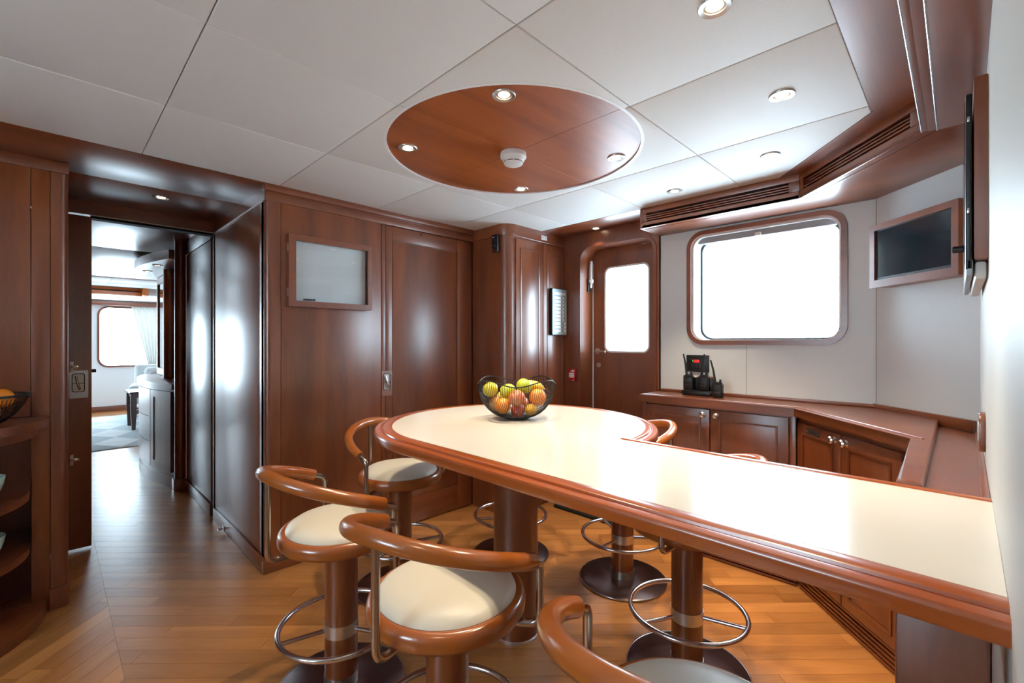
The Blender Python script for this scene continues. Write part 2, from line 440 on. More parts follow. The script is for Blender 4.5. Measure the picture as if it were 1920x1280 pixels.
def fascia(p, q, slots=True, name='grille'):
    p, q = Vector(p), Vector(q); L = (q-p).length; ang = math.atan2(q.y-p.y, q.x-p.x)
    M = Matrix.Translation((p.x, p.y, 0)) @ Matrix.Rotation(ang, 4, 'Z')
    # local: x along, -y towards the room
    obj('fascia_rail', B(M).box(0, L, 0, 0.02, ZS, ZS+0.04, 0.003), 'cherry_x', t3)
    obj('fascia_rail', B(M).box(0, L, 0, 0.02, HC-0.034, HC+0.01, 0.003), 'cherry_x', t3)
    obj('grille_back', B(M).box(0, L, 0.016, 0.022, ZS+0.03, HC-0.03), 'dark_void', t3)
    obj('fascia_stile', B(M).box(0, 0.03, 0, 0.019, ZS+0.04, HC-0.034, 0.001), 'cherry_z', t3)
    obj('fascia_stile', B(M).box(L-0.05, L, 0, 0.019, ZS+0.04, HC-0.034, 0.001), 'cherry_z', t3)
    for k in range(3):
        z = ZS+0.0475+k*0.0135
        obj('grille_slat', B(M).box(0.03, L-0.05, 0.0, 0.018, z, z+0.0065, 0.001), 'cherry_x', t3)
fascia((-1.478,2.72,0), (FA.x,FA.y,0)); fascia((FA.x,FA.y,0), (FB.x,FB.y,0))
obj('fascia_rail', B().box(FB.x, FB.x+0.015, 0.56, FB.y, ZS, HC, 0.001), 'cherry_y', t3)
obj('end_cap', B().box(-1.494, -1.478, 2.72, 3.02, ZS, HC, 0.003), 'cherry_y', t3)

# ---- outer wall (cream) with window; wood section with door
def fy(u, v, d): return (u, d, v)           # wall facing -y: u=x, v=z, d=y
WX0, WX1, WZ0, WZ1 = -1.299, -0.4234, 1.262, 2.008
fr = 0.028
hole = rrect(WX0+fr, WX1-fr, WZ0+fr, WZ1-fr, 0.085)
wb = struct('wall_back', B().plate([(-1.517,0.0),(0.3,0.0),(0.3,2.2),(-1.517,2.2)], [hole], fy, YW, YW+0.16), 'cream_panel', 'cream wall panel around the big window')
obj('panel_joint', B().box(-0.9315, -0.9295, YW-0.0012, YW+0.002, 0.95, WZ0), 'tile_gap', wb)
obj('panel_joint', B().box(-0.3065, -0.304, YW-0.0012, YW+0.002, 0.95, 2.02), 'tile_gap', wb)
w1 = struct('window_1', None, None, 'large rounded window with cherry frame')
obj('window_frame', B().ring(rrect(WX0,WX1,WZ0,WZ1,0.11), hole, fy, YW-0.016, YW+0.004, 0.005), 'cherry_x', w1)
obj('window_lining', B().ring(rrect(WX0+fr,WX1-fr,WZ0+fr,WZ1-fr,0.085), rrect(WX0+fr+0.012,WX1-fr-0.012,WZ0+fr+0.006,WZ1-fr-0.012,0.075), fy, YW+0.004, YW+0.155), 'white_paint', w1)
obj('window_gasket', B().ring(rrect(WX0+fr+0.01,WX1-fr-0.01,WZ0+fr+0.004,WZ1-fr-0.01,0.08), rrect(WX0+fr+0.024,WX1-fr-0.024,WZ0+fr+0.016,WZ1-fr-0.026,0.07), fy, YW+0.12, YW+0.14), 'gasket', w1)
obj('window_pane', B(MY).prism(rrect(WX0+fr+0.015,WX1-fr-0.015,WZ0+fr+0.01,WZ1-fr-0.015,0.07), YW+0.130, YW+0.138), 'glass', w1)
obj('blind_track', B().box(WX0+fr+0.03, WX1-fr-0.03, YW+0.03, YW+0.07, WZ1-fr-0.05, WZ1-fr-0.008, 0.004), 'blind_grey', w1)
bt = obj('blind_tab', B().box(-0.89, -0.855, YW+0.018, YW+0.03, WZ1-fr-0.052, WZ1-fr-0.03, 0.004), 'white_plastic', w1)
portal((-0.86, YW+0.17, 1.63), (PI/2, 0, 0), 0.85, 0.72)

# wood wall round the outer door
DX0, DX1, DZ1, DY = -2.164, -1.517, 2.03, 3.16
dhole = rrect(DX0, DX1-0.02, 0.02, DZ1, 0.10)
wc = struct('wall_corner', B().plate([(-2.75,0.0),(-1.497,0.0),(-1.497,2.2),(-2.75,2.2)], [dhole], fy, YW-0.012, YW+0.0), 'cherry_z', 'cherry wall round the outer door')
obj('door_lining', B().ring(rrect(DX0-0.01,DX1-0.01,0.01,DZ1+0.01,0.105), rrect(DX0,DX1-0.02,0.02,DZ1,0.10), fy, YW-0.004, DY+0.02), 'cherry_z', wc)
obj('door_casing', B().ring(rrect(DX0-0.022,DX1+0.004,0.0,DZ1+0.022,0.118), dhole, fy, YW-0.022, YW-0.010, 0.004), 'cherry_z', wc)
obj('outer_wall', B().plate([(-2.75,0.0),(-1.49,0.0),(-1.49,2.2),(-2.75,2.2)], [rrect(DX0-0.012,DX1-0.008,0.008,DZ1+0.012,0.105)], fy, YW, DY+0.03), 'cherry_z', wc)
d2 = struct('door_2', None, None, 'cherry outer door with tall rounded pane')
GX0, GX1, GZ0, GZ1 = -2.046, -1.6567, 1.2, 1.88
ghole = rrect(GX0, GX1, GZ0, GZ1, 0.05)
obj('door_leaf', B().plate([(DX0-0.008,0.02),(DX1-0.012,0.02),(DX1-0.012,DZ1+0.01),(DX0-0.008,DZ1+0.01)], [ghole], fy, DY, DY+0.04), 'cherry_z', d2)
obj('pane_gasket', B().ring(rrect(GX0-0.004,GX1+0.004,GZ0-0.004,GZ1+0.004,0.054), rrect(GX0+0.01,GX1-0.01,GZ0+0.01,GZ1-0.01,0.045), fy, DY-0.004, DY+0.03, 0.002), 'white_plastic', d2)
obj('pane_moulding', B().ring(rrect(GX0-0.04,GX1+0.04,GZ0-0.05,GZ1+0.04,0.07), rrect(GX0-0.004,GX1+0.004,GZ0-0.004,GZ1+0.004,0.054), fy, DY-0.006, DY+0.002, 0.003), 'cherry_z', d2)
obj('door_pane', B(MY).prism(rrect(GX0+0.002,GX1-0.002,GZ0+0.002,GZ1-0.002,0.05), DY+0.016, DY+0.022), 'glass', d2)
lx = ony(1121, 658, DY)
hd = obj('door_lever', B(Matrix.Translation(lx) @ Matrix.Rotation(PI/2,4,'X')).cyl((0,0), 0.024, 0, 0.008, 24, 0.002), 'brushed', d2)
obj('lever_arm', B().tube(fillet([lx+Vector((0,-0.005,0)), lx+Vector((0,-0.045,0)), lx+Vector((0.1,-0.045,-0.004))], 0.02), 0.009), 'brushed', d2)
kx = ony(1123, 684, DY)
obj('lock_rosette', B(Matrix.Translation(kx) @ Matrix.Rotation(PI/2,4,'X')).cyl((0,0), 0.02, 0, 0.007, 24, 0.002), 'brushed', d2)
portal(((GX0+GX1)/2, DY+0.06, 1.54), (PI/2, 0, 0), 0.39, 0.68)
# seal line and stay
obj('door_seal', B().tube([(DX0+0.004, DY-0.003, 0.03),(DX0+0.004, DY-0.003, DZ1-0.1)], 0.005, 8), 'white_plastic', d2)
hb = onx(1107, 490, DX0+0.015)
hc = thing('door_stay', 'white plastic door stay high on the outer door jamb', 'door stay', (DX0+0.001, 3.10, 1.80))
obj('bracket', B().box(DX0+0.001, DX0+0.012, 3.075, 3.115, 1.69, 1.80, 0.002), 'black_plastic', hc)
obj('arm', B().tube([(DX0+0.028,3.10,1.94),(DX0+0.022,3.10,1.9),(DX0+0.020,3.10,1.78),(DX0+0.022,3.10,1.72)], [0.010,0.012,0.013,0.010], 10), 'white_plastic', hc)
obj('pivot', B().ball((DX0+0.028,3.095,1.775), 0.02, 14, 10), 'white_plastic', hc)
# door hook near the top right corner
hk = ony(1219, 455, DY)
h2 = thing('door_hook', 'small brass cabin hook at the top corner of the outer door', 'hook', hk)
obj('eye', B().lathe([(0.009+0.003*math.cos(a*PI/5), 0.003*math.sin(a*PI/5)) for a in range(11)], (hk.x,hk.y-0.02,hk.z), 16), 'brushed', h2)
obj('hook_arm', B().tube([hk+Vector((-0.075,-0.005,0.004)), hk+Vector((-0.03,-0.012,0.0)), hk+Vector((0,-0.012,0.006))], 0.004, 8), 'brushed', h2)

# ---- slanted corner wall and right wall
PD = Vector((-0.304, YW, 0)); QD = Vector((XR+0.002, 2.62, 0))
dd = (QD-PD).normalized(); Ld = (QD-PD).length
MD = Matrix.Translation(PD) @ Matrix.Rotation(math.atan2(dd.y, dd.x), 4, 'Z')     # local x along the wall, -y into the room
wd = struct('wall_diagonal', B(MD).box(0.0, Ld+0.1, 0, 0.05, 0, 2.2), 'cream_panel', 'cream slanted wall behind the framed screen')
wr = struct('wall_right', B().prism([(wallx(0.56),0.56),(wallx(2.85),2.85),(0.16,2.85),(0.16,0.56)], 0, 2.2), 'white_wall', 'white wall at the end of the bar')

# ---- wall A (panelled) x = XA
wl = struct('wall_left', B().box(XA-0.07, XA-0.026, 0.836, YW, 0, HC+0.02), 'cherry_z', 'cherry panelled wall with framed whiteboard and flush door')
post = []
for k in range(9):
    a = PI/2*k/8; post.append((XA-0.03+0.03*math.sin(a), 0.866-0.03*math.cos(a)))
obj('corner_post', B().prism([(XA-0.10,0.836)]+post+[(XA,0.915),(XA-0.10,0.915)], 0.07, 2.065), 'cherry_z', wl)
obj('wall_panel', B().box(XA-0.02, XA, 0.9175, 1.540, 0.075, 2.065, 0.002), 'cherry_z', wl)
obj('door_stile', B().box(XA-0.02, XA, 1.5435, 1.572, 0.07, 2.065, 0.002), 'cherry_z', wl)
obj('cornice', B().box(XA-0.02, XA+0.006, 0.832, 2.33, 2.065, 2.120, 0.003), 'cherry_y', wl)
obj('cornice', B().box(XA-0.02, XA+0.020, 0.825, 2.35, 2.118, HC+0.01, 0.004), 'cherry_y', wl)
bl = struct('baseboard_left', B().box(XA-0.02, XA+0.012, 0.822, 1.56, 0, 0.070, 0.005), 'cherry_y', 'low cherry baseboard under the whiteboard wall')
# flush sliding door in wall A
d1 = struct('door_1', None, None, 'cherry framed door with flush chrome latch')
y0, y1 = 1.575, 2.325; py0, py1, pz0, pz1 = 1.623, 2.185, 0.19, 1.968
obj('door_leaf', B().box(XA-0.024, XA-0.010, y0, y1, 0.01, 2.06), 'cherry_z', d1)
for a in ((y0,py0,0.01,2.06),(py1,y1,0.01,2.06)): obj('stile', B().box(XA-0.014, XA-0.001, a[0], a[1], a[2], a[3], 0.002), 'cherry_z', d1)
for a in ((pz1,2.06),(0.01,pz0)): obj('rail', B().box(XA-0.014, XA-0.001, py0, py1, a[0], a[1], 0.002), 'cherry_y', d1)
obj('inset_panel', B().box(XA-0.014, XA-0.006, py0+0.005, py1-0.005, pz0+0.005, pz1-0.005, 0.003), 'cherry_z', d1)
hp = onx(790, 440, XA)
obj('peg_hole', B(Matrix.Translation((XA,hp.y,hp.z)) @ Matrix.Rotation(PI/2,4,'Y')).cyl((0,0), 0.006, -0.001, 0.001, 12), 'dark_void', d1)
def latch(parent, f, w=0.075, h=0.166):
    """flush latch; f(u,v,d) maps: u across, v up, d out of the door"""
    o = obj('latch_plate', B().ring(rrect(0,w,0,h,0.006), rrect(0.010,w-0.014,0.036,h-0.018,0.012), f, 0, 0.004), 'chrome', parent)
    obj('latch_cup', B().ring(rrect(0.010,w-0.014,0.036,h-0.018,0.012), rrect(0.014,w-0.018,0.040,h-0.022,0.010), f, 0.0005, 0.0035), 'black_plastic', o)
    obj('latch_back', B().ring(rrect(0.013,w-0.017,0.039,h-0.021,0.010), rrect(w/2-0.004,w/2,0.08,0.084,0.001), f, 0.0003, 0.0015), 'brushed', o)
    p = [Vector(f(w*0.36,h-0.035,0.006)), Vector(f(w*0.40,h*0.62,0.010)), Vector(f(w*0.50,h*0.42,0.012)), Vector(f(w*0.56,h*0.30,0.006))]
    obj('latch_lever', B().tube(fillet(p, 0.02), 0.0065, 10), 'chrome', o)
    obj('latch_bar', B().ring(rrect(0.014,w-0.018,h*0.52,h*0.52+0.004,0.001), rrect(0.015,w-0.019,h*0.52+0.0015,h*0.52+0.0025,0.0004), f, 0.001, 0.003), 'black_plastic', o)
latch(d1, lambda u, v, d: (XA-0.001+d, 1.546+u, 0.922+v))

# ---- side of the passage y = .836 and doorway
wp_ = struct('wall_passage', B().box(XH, XA-0.102, 0.842, 0.90, 0, HC+0.02), 'cherry_z', 'polished cherry panel lining the passage')
obj('passage_panel', B().box(XH+0.02, XA-0.101, 0.836, 0.845, 0.085, 2.062, 0.002), 'cherry_z', wp_)
obj('top_bead', B().box(XH, XA-0.03, 0.831, 0.845, 2.063, 2.071, 0.002), 'white_paint', wp_)
obj('frieze', B().box(XH, XA-0.03, 0.838, 0.845, 2.072, HC), 'cherry_x', wp_)
bp = struct('baseboard_passage', B().box(XH+0.02, XA+0.010, 0.824, 0.838, 0, 0.085, 0.004), 'cherry_x', 'cherry baseboard along the passage')
ds = thing('door_stop', 'small chrome door stop on the passage baseboard', 'door stop', onz(420, 992, 0.05))
q = ony(420, 990, 0.824)
obj('stop_plate', B(Matrix.Translation(q) @ Matrix.Rotation(PI/2,4,'X')).cyl((0,0), 0.016, 0, 0.006, 20, 0.001), 'chrome', ds)
obj('stop_knob', B().tube([q+Vector((0,-0.004,0)), q+Vector((0,-0.02,0)), q+Vector((0,-0.036,0))], [0.006,0.006,0.012], 12), 'chrome', ds)
wh = struct('wall_header', B().box(XH-0.06, XH, -0.4, 0.90, 2.07, HC+0.02), 'cherry_y', 'dark cherry header over the passage doorway')
obj('track_bead', B().box(XH-0.002, XH+0.006, 0.18, 0.84, 2.066, 2.072), 'white_paint', wh)
obj('track', B().box(XH-0.07, XH-0.002, 0.18, 0.84, 2.052, 2.07), 'dark_void', wh)
obj('jamb', B().box(XH-0.06, XH+0.004, 0.838, 0.90, 0, 2.07), 'dark_void', wh)
obj('jamb_bead', B().box(XH+0.003, XH+0.012, 0.829, 0.838, 0, 2.07, 0.001), 'chrome', wh)
d3 = struct('door_3', B().box(XH-0.045, XH-0.005, -0.35, 0.184, 0.012, 2.06, 0.003), 'cherry_z', 'sliding passage door pushed back, with flush chrome latch')
latch(d3, lambda u, v, d: (XH-0.005+d, 0.083+u*1.1, 0.936+v*1.0), 0.078, 0.17)
pk = obj('pull_catch', B().box(XH-0.03, XH-0.015, 0.184, 0.205, 1.09, 1.11, 0.002), 'black_plastic', d3)
for zz in (1.13, 0.565):
    nb = thing('door_bolt', 'chrome slide bolt %s the flush latch of the sliding door' % ('just above' if zz > 1 else 'below'), 'bolt', (XH+0.01, 0.10, zz))
    obj('bolt_plate', B().box(XH-0.003, XH+0.012, 0.084, 0.102, zz-0.035, zz+0.03, 0.002), 'brushed', nb)
    obj('bolt_rod', B().tube([(XH+0.012,0.09,zz),(XH+0.016,0.115,zz-0.002),(XH+0.016,0.13,zz-0.002)], [0.009,0.012,0.006], 12), 'chrome', nb)

# ---- enclosing walls out of view (galley behind the camera)
we = struct('wall_galley', None, None, 'pale galley walls behind the viewer')
obj('galley_wall', B().plate([(-3.2,0.0),(2.4,0.0),(2.4,2.25),(-3.2,2.25)], [rrect(-1.6,-0.6,1.15,1.8,0.1)], fy, -2.2, -2.1), 'cream_panel', we)
obj('galley_wall', B().box(2.3, 2.4, -2.2, 0.66, 0, 2.25), 'cream_panel', we)
obj('galley_wall', B().box(XR+0.1, 2.4, 0.56, 0.66, 0, 2.25), 'cream_panel', we)
obj('galley_wall', B().box(-3.95, -3.4, -2.2, -0.4, 0, 2.25), 'cherry_z', we)
for x in (-1.1,):  # unseen window added in the galley wall for cool front fill
    portal((x, -2.22, 1.475), (-PI/2, 0, 0), 1.0, 0.65)
    g = obj('galley_fill_pane', B().box(x-0.5, x+0.5, -2.16, -2.152, 1.15, 1.80), 'glass', we)

# ---- passage and salon beyond the doorway
wsl = struct('wall_salon', None, None, 'white salon walls with cherry trim')
def fx(u, v, d): return (d, u, v)
SW = (0.607, 2.2, 0.81, 1.945)
obj('far_wall', B().plate([(-2.6,0.0),(3.2,0.0),(3.2,2.3),(-2.6,2.3)], [rrect(SW[0]+0.03,SW[1]-0.03,SW[2]+0.03,SW[3]-0.03,0.13), rrect(-1.75,-0.45,0.3,2.0,0.05)], fx, XF-0.12, XF), 'white_paint', wsl)
obj('far_baseboard', B().box(XF, XF+0.02, -2.5, 3.1, 0, 0.10, 0.003), 'cherry_y', wsl)
obj('pelmet', B().box(XF, XF+0.10, -2.5, 3.1, 1.955, 2.03, 0.004), 'cherry_y', wsl)
obj('side_wall', B().plate([(-11.3,0.0),(-3.85,0.0),(-3.85,2.3),(-11.3,2.3)], [], fy, 3.0, 3.12), 'white_paint', wsl)
obj('side_wall', B().plate([(-11.3,0.0),(-3.85,0.0),(-3.85,2.3),(-11.3,2.3)], [], fy, -2.62, -2.5), 'white_paint', wsl)
obj('passage_wall', B().box(-6.7, XH-0.06, -0.5, -0.40, 0, 2.3), 'cherry_z', wsl)
obj('passage_wall', B().box(-6.75, -6.65, -2.5, -0.40, 0, 2.3), 'white_paint', wsl)
portal((XF-0.14, -1.1, 1.15), (0, -PI/2, 0), 1.7, 1.3)
obj('salon_pane', B().box(XF-0.06, XF-0.055, -1.75, -0.45, 0.3, 2.0), 'glass', wsl)
portal((XF-0.14, 1.40, 1.38), (0, -PI/2, 0), 1.1, 1.5)
w2 = struct('window_2', None, None, 'rounded salon window with cherry frame')
obj('window_frame', B().ring(rrect(SW[0],SW[1],SW[2],SW[3],0.16), rrect(SW[0]+0.035,SW[1]-0.035,SW[2]+0.035,SW[3]-0.035,0.13), fx, XF-0.005, XF+0.02, 0.005), 'cherry_y', w2)
p2 = obj('window_pane', B().box(XF-0.06, XF-0.052, SW[0], SW[1], SW[2], SW[3]), 'glass', w2)
sc_ = struct('ceiling_salon', B().box(-11.4, XH-0.06, -2.6, 3.2, HC+0.02, HC+0.08), 'tile_gap', 'salon and passage ceiling with wood strips and white panels')
obj('wood_strip', B().box(-5.6, XH-0.06, -0.4, 1.0, HC, HC+0.03, 0.002), 'cherry_y', sc_)
obj('wood_strip', B().box(-8.1, -5.603, -2.5, 3.0, HC, HC+0.03, 0.002), 'cherry_y', sc_)
for x0, x1 in ((-8.72,-8.103),(-9.3,-8.723)):
    for k in range(9): obj('salon_ceiling_panel', B().box(x0, x1, -2.4+0.6*k, -1.803+0.6*k, HC-0.012, HC+0.03, 0.004), 'tile_vinyl', sc_)
obj('tray_edge', B().box(-9.62, -9.50, -2.5, 1.12, HC-0.125, HC-0.004, 0.004), 'tray_wood_glow', sc_)
obj('tray_edge', B().box(-9.50, -9.303, 1.05, 1.12, HC-0.125, HC-0.004, 0.004), 'tray_wood_glow', sc_)
obj('tray_groove', B().box(-9.505, -9.494, -2.5, 1.04, HC-0.062, HC-0.044), 'dark_void', sc_)
obj('bulkhead', B().box(-11.2, -9.622, -2.5, 3.0, HC-0.10, HC+0.02, 0.004), 'white_paint', sc_)
# passage right wall beyond the doorway
wpr = struct('wall_beyond', B().box(-4.80, XH-0.06, 0.845, 0.90, 0, 2.07), 'cherry_z', 'glossy cherry panel beyond the doorway')
obj('panel', B().box(-4.78, XH-0.075, 0.832, 0.846, 0.10, 2.03, 0.003), 'cherry_z', wpr)
obj('frieze', B().box(-4.80, XH-0.06, 0.826, 0.846, 2.035, HC, 0.002), 'cherry_x', wpr)
obj('baseboard', B().box(-4.80, XH-0.06, 0.822, 0.846, 0, 0.09, 0.003), 'cherry_x', wpr)
obj('end_post', B().cyl((-4.83, 0.80), 0.045, 0.10, HC, 20), 'cherry_z', wpr)
obj('end_post_base', B().box(-4.885, -4.785, 0.745, 0.86, 0, 0.10, 0.004), 'cherry_z', wpr)
obj('far_partition', B().box(-6.8, -4.88, 0.91, 0.96, 0, HC), 'cherry_z', wpr)

# ================================================================ THINGS
# ---- bar table
TC = Vector((-1.404, 1.453, 0)); TR = 0.603; TI = 0.532; ZT = 0.930; YB = 1.465; XT = 0.0480
tb = thing('bar_table', 'long white-topped bar table with round end and cherry edge', 'table', (TC.x, TC.y, 0))
arc = [(TC.x+TI*math.cos(a), TC.y+TI*math.sin(a)) for a in [(-PI/2-(1.5*PI)*k/72) for k in range(73)]]
arc[-1] = (TC.x+TI, YB-0.022)
obj('table_top', B().prism([(XT, TC.y-TI)]+arc+[(0.0525, YB-0.022)], 0.900, ZT), 'laminate', tb)
prof = [(0,ZT),(0.003,ZT+0.0012),(0.034,ZT+0.0012),(0.038,ZT-0.001),(0.0405,ZT-0.0085),(0.0435,ZT-0.0085),(0.047,ZT-0.0045),(0.060,ZT-0.0045),(0.067,ZT-0.0065),(0.0705,ZT-0.0115),(0.071,ZT-0.016),(0.0705,ZT-0.034),(0.068,ZT-0.0385),(0.064,ZT-0.040),(0.0,ZT-0.040)]
path = [(XT, TC.y-TI, 0, -1)] + [(XT+(TC.x-XT)*k/12, TC.y-TI, 0, -1) for k in range(1, 12)] + \
       [(TC.x+TI*math.cos(a), TC.y+TI*math.sin(a), math.cos(a), math.sin(a)) for a in [(-PI/2-(1.5*PI)*k/96) for k in range(97)]]
b = B(); v = []; fs = []; n = len(prof)
for x, y, nx, ny in path:
    for d, z in prof: v.append((x+nx*d, y+ny*d, z))
for i in range(len(path)-1):
    for j in range(n): fs.append((i*n+j, i*n+(j+1)%n, (i+1)*n+(j+1)%n, (i+1)*n+j))
fs += [tuple(range(n)), tuple((len(path)-1)*n+j for j in range(n-1,-1,-1))]
b._add(v, fs)
obj('edge_trim', b, 'table_trim', tb, smooth=38)
obj('back_strip', B().box(TC.x+TI, 0.0525, YB-0.022, YB, 0.893, ZT+0.004, 0.003), 'table_trim', tb)
obj('underframe', B().prism([(0.046, TC.y-TI+0.02)]+[(TC.x+(TI-0.02)*math.cos(a), TC.y+(TI-0.02)*math.sin(a)) for a in [(-PI/2-(1.5*PI)*k/48) for k in range(48)]]+[(TC.x+TI-0.02, YB-0.03),(0.046, YB-0.03)], 0.880, 0.900), 'cherry_x', tb)
obj('pedestal', B().cyl((TC.x, TC.y), 0.098, 0.0, 0.882, 48), 'cherry_z', tb)
obj('pedestal_foot', B().lathe([(0.0985,0.0),(0.103,0.0),(0.103,0.006),(0.0985,0.010)], (TC.x,TC.y,0), 48), 'brushed', tb)
obj('end_support', B().box(-0.069, 0.031, 0.90, 1.00, 0.0, 0.882, 0.004), 'cherry_z', tb)

# ---- bar stools
def make_stool():
    t = thing('bar_stool', 'x', 'stool', (0,0,0), 'bar stools round the bar table')
    obj('base_disc', B().lathe([(0,0),(0.222,0),(0.226,0.004),(0.226,0.010),(0.220,0.015),(0.06,0.019),(0,0.019)], n=64), 'bronze_base', t)
    obj('base_rim', B().lathe([(0.2265+0.004*math.cos(a*PI/6), 0.007+0.005*math.sin(a*PI/6)) for a in range(13)], n=64), 'steel', t)
    obj('pole', B().cyl((0,0), 0.058, 0.02, 0.55, 40), 'stool_pole', t)
    obj('pole_collar', B().lathe([(0.0585,0.019),(0.0605,0.019),(0.0605,0.060),(0.0585,0.060)], n=40), 'brushed', t)
    fr_ = obj('foot_ring', B().tube([(0.213*math.cos(a*2*PI/64), 0.213*math.sin(a*2*PI/64), 0.240) for a in range(64)], 0.0095, 12, closed=True), 'chrome', t)
    obj('ring_collar', B().lathe([(0.0585,0.205),(0.0605,0.205),(0.0605,0.250),(0.0585,0.250)], n=40), 'brushed', fr_)
    for k in range(3):
        a = math.radians(20+120*k)
        obj('spoke', B().tube([(0.058*math.cos(a),0.058*math.sin(a),0.228),(0.210*math.cos(a),0.210*math.sin(a),0.240)], 0.0075, 10), 'chrome', fr_)
    obj('seat_flange', B().cyl((0,0), 0.062, 0.540, 0.556, 32, 0.003), 'brushed', t)
    obj('seat_rim', B().lathe([(0,0.553),(0.196,0.553),(0.208,0.558),(0.214,0.568),(0.215,0.585),(0.212,0.597),(0.204,0.605),(0.194,0.607),(0.186,0.603),(0.15,0.595),(0,0.595)], n=72), 'stool_wood', t)
    obj('cushion', B().lathe([(0,0.598),(0.185,0.598),(0.189,0.606),(0.184,0.616),(0.165,0.628),(0.13,0.635),(0.07,0.638),(0,0.639)], n=72), 'cushion', t)
    R, BK = 0.255, 0.259; rail = []
    zc = lambda f: 0.836-0.104*abs(f)**1.6
    for k in range(41):
        f = -1+2*k/40; a = 1.647*f
        rail.append(Vector((R*math.sin(a), -R*math.cos(a)+R-BK, zc(f))))
    obj('back_rail', B().tube(rail, 0.0215, 18), 'stool_rail', t)
    for s in (0, 1):
        p0, p1 = (rail[0], rail[1]) if s == 0 else (rail[-1], rail[-2])
        d = (p0-p1).normalized()
        p = p0+d*0.050
        rd = Vector((p.x, p.y, 0)).normalized()
        pts = [p0-d*0.02, p+Vector((0,0,-0.002)), Vector((p.x,p.y,0.550)), Vector((rd.x*0.185, rd.y*0.185-0.01, 0.550))]
        obj('rail_support', B().tube(fillet(pts, 0.034, 10), 0.0105, 12), 'steel', t)
    obj('rail_support', B().tube(fillet([(0,-BK,0.830),(0,-BK,0.552),(0,-0.18,0.552)], 0.045, 10), 0.0105, 12), 'steel', t)
    return t
wood('stool_pole', S(112, 54, 24), S(144, 76, 38), 'z', 0.22, 0.4)
wood('stool_rail', S(154, 80, 25), S(178, 100, 40), 'x', 0.2, 0.5)
proto = make_stool()
def at(px, D):
    u = (px-960)/F; return (D*(FW[0]+u*RT[0]), D*(FW[1]+u*RT[1]))
stools = [
    (at(751,2.39), -1.442, 'bar stool at the rounded tip of the table, in front of the whiteboard wall'),
    (at(640,1.694), 0.055, 'bar stool standing nearest the passage corner, bronze base and foot ring in view'),
    (at(839,1.25), 0.248, 'bar stool in the middle of the near row, back rail crossing its seat'),
    (at(1315,0.77), 0.10, 'bar stool closest to the viewer, cut off by the bottom of the picture'),
    (at(957.5,2.75), -2.33, 'bar stool hidden behind the round table pedestal'),
    (at(1167,2.46), 2.30, 'far-side bar stool between the pedestal and the air grille of the base cabinet'),
    (at(1288,1.77), 1.90, 'far-side bar stool under the straight part of the bar'),
]
for i, (p, f, lab) in enumerate(stools):
    o = proto if i == 0 else copy_tree(proto)
    o.location = (p[0], p[1], 0.0); o.rotation_euler = (0, 0, f); o['label'] = lab

# ---- downlights
def downlight(x, y, z, label, group, w=SPOT_W, r=0.042, tilt=None):
    t = thing('downlight', label, 'downlight', (x, y, z), group)
    obj('bezel', B().lathe([(r*0.62,0.004),(r*0.66,-0.003),(r*0.95,-0.0055),(r,-0.003),(r,0.001),(r*0.62,0.004)], (x,y,z), 32), 'brushed', t)
    obj('bulb', B().lathe([(0,-0.002),(r*0.42,-0.002),(r*0.60,0.002),(r*0.64,0.006),(0,0.006)], (x,y,z), 24), 'lamp_glow', t)
    l = bpy.data.lights.new('lamp_light', 'SPOT'); l.energy = w; l.color = WARM; l.spot_size = math.radians(72); l.spot_blend = 0.7; l.shadow_soft_size = 0.018
    o = bpy.data.objects.new('lamp_light', l); C.objects.link(o); o.parent = t; o.location = (0,0,-0.012)
ZD = HC+0.006
for px, py, lab in ((945,178,'nearest downlight in the round veneer disc'), (765,277,'leftmost downlight in the round veneer disc'),
                    (1156,295,'rightmost downlight in the round veneer disc'), (977,354,'farthest downlight in the round veneer disc, beyond the smoke detector')):
    p = onz(px, py, ZD); downlight(p.x, p.y, ZD, lab, 'downlights in the round disc')
for px, py, lab in ((1340,12,'large downlight cut by the top edge in the white ceiling'), (1466,178,'downlight in the white ceiling panel left of the slanted soffit'),
                    (1444,291,'downlight in the white ceiling close to the soffit corner'), (1265,358,'downlight in the white ceiling above the left end of the air slots')):
    p = onz(px, py, HC); downlight(p.x, p.y, HC, lab, 'downlights in the white ceiling', 110)
p = onz(302,370,HC); downlight(p.x, p.y, HC, 'downlight in the wood ceiling of the passage', 'downlights in wood ceiling', 14)
p = onz(1117,428,HC); downlight(p.x, p.y, HC, 'downlight in the wood strip above the outer door', 'downlights in wood ceiling', 18)
for x, y in ((-0.45,-0.02),(-1.17,-0.6),(-2.4,-0.6),(0.8,-0.6),(0.8,-1.5),(-1.17,-1.5)):  # unseen lamps added to give bounce fill from the viewer's side
    downlight(x, y, HC, 'unseen downlight added for fill above or behind the viewer', 'added fill downlights out of view', 30)

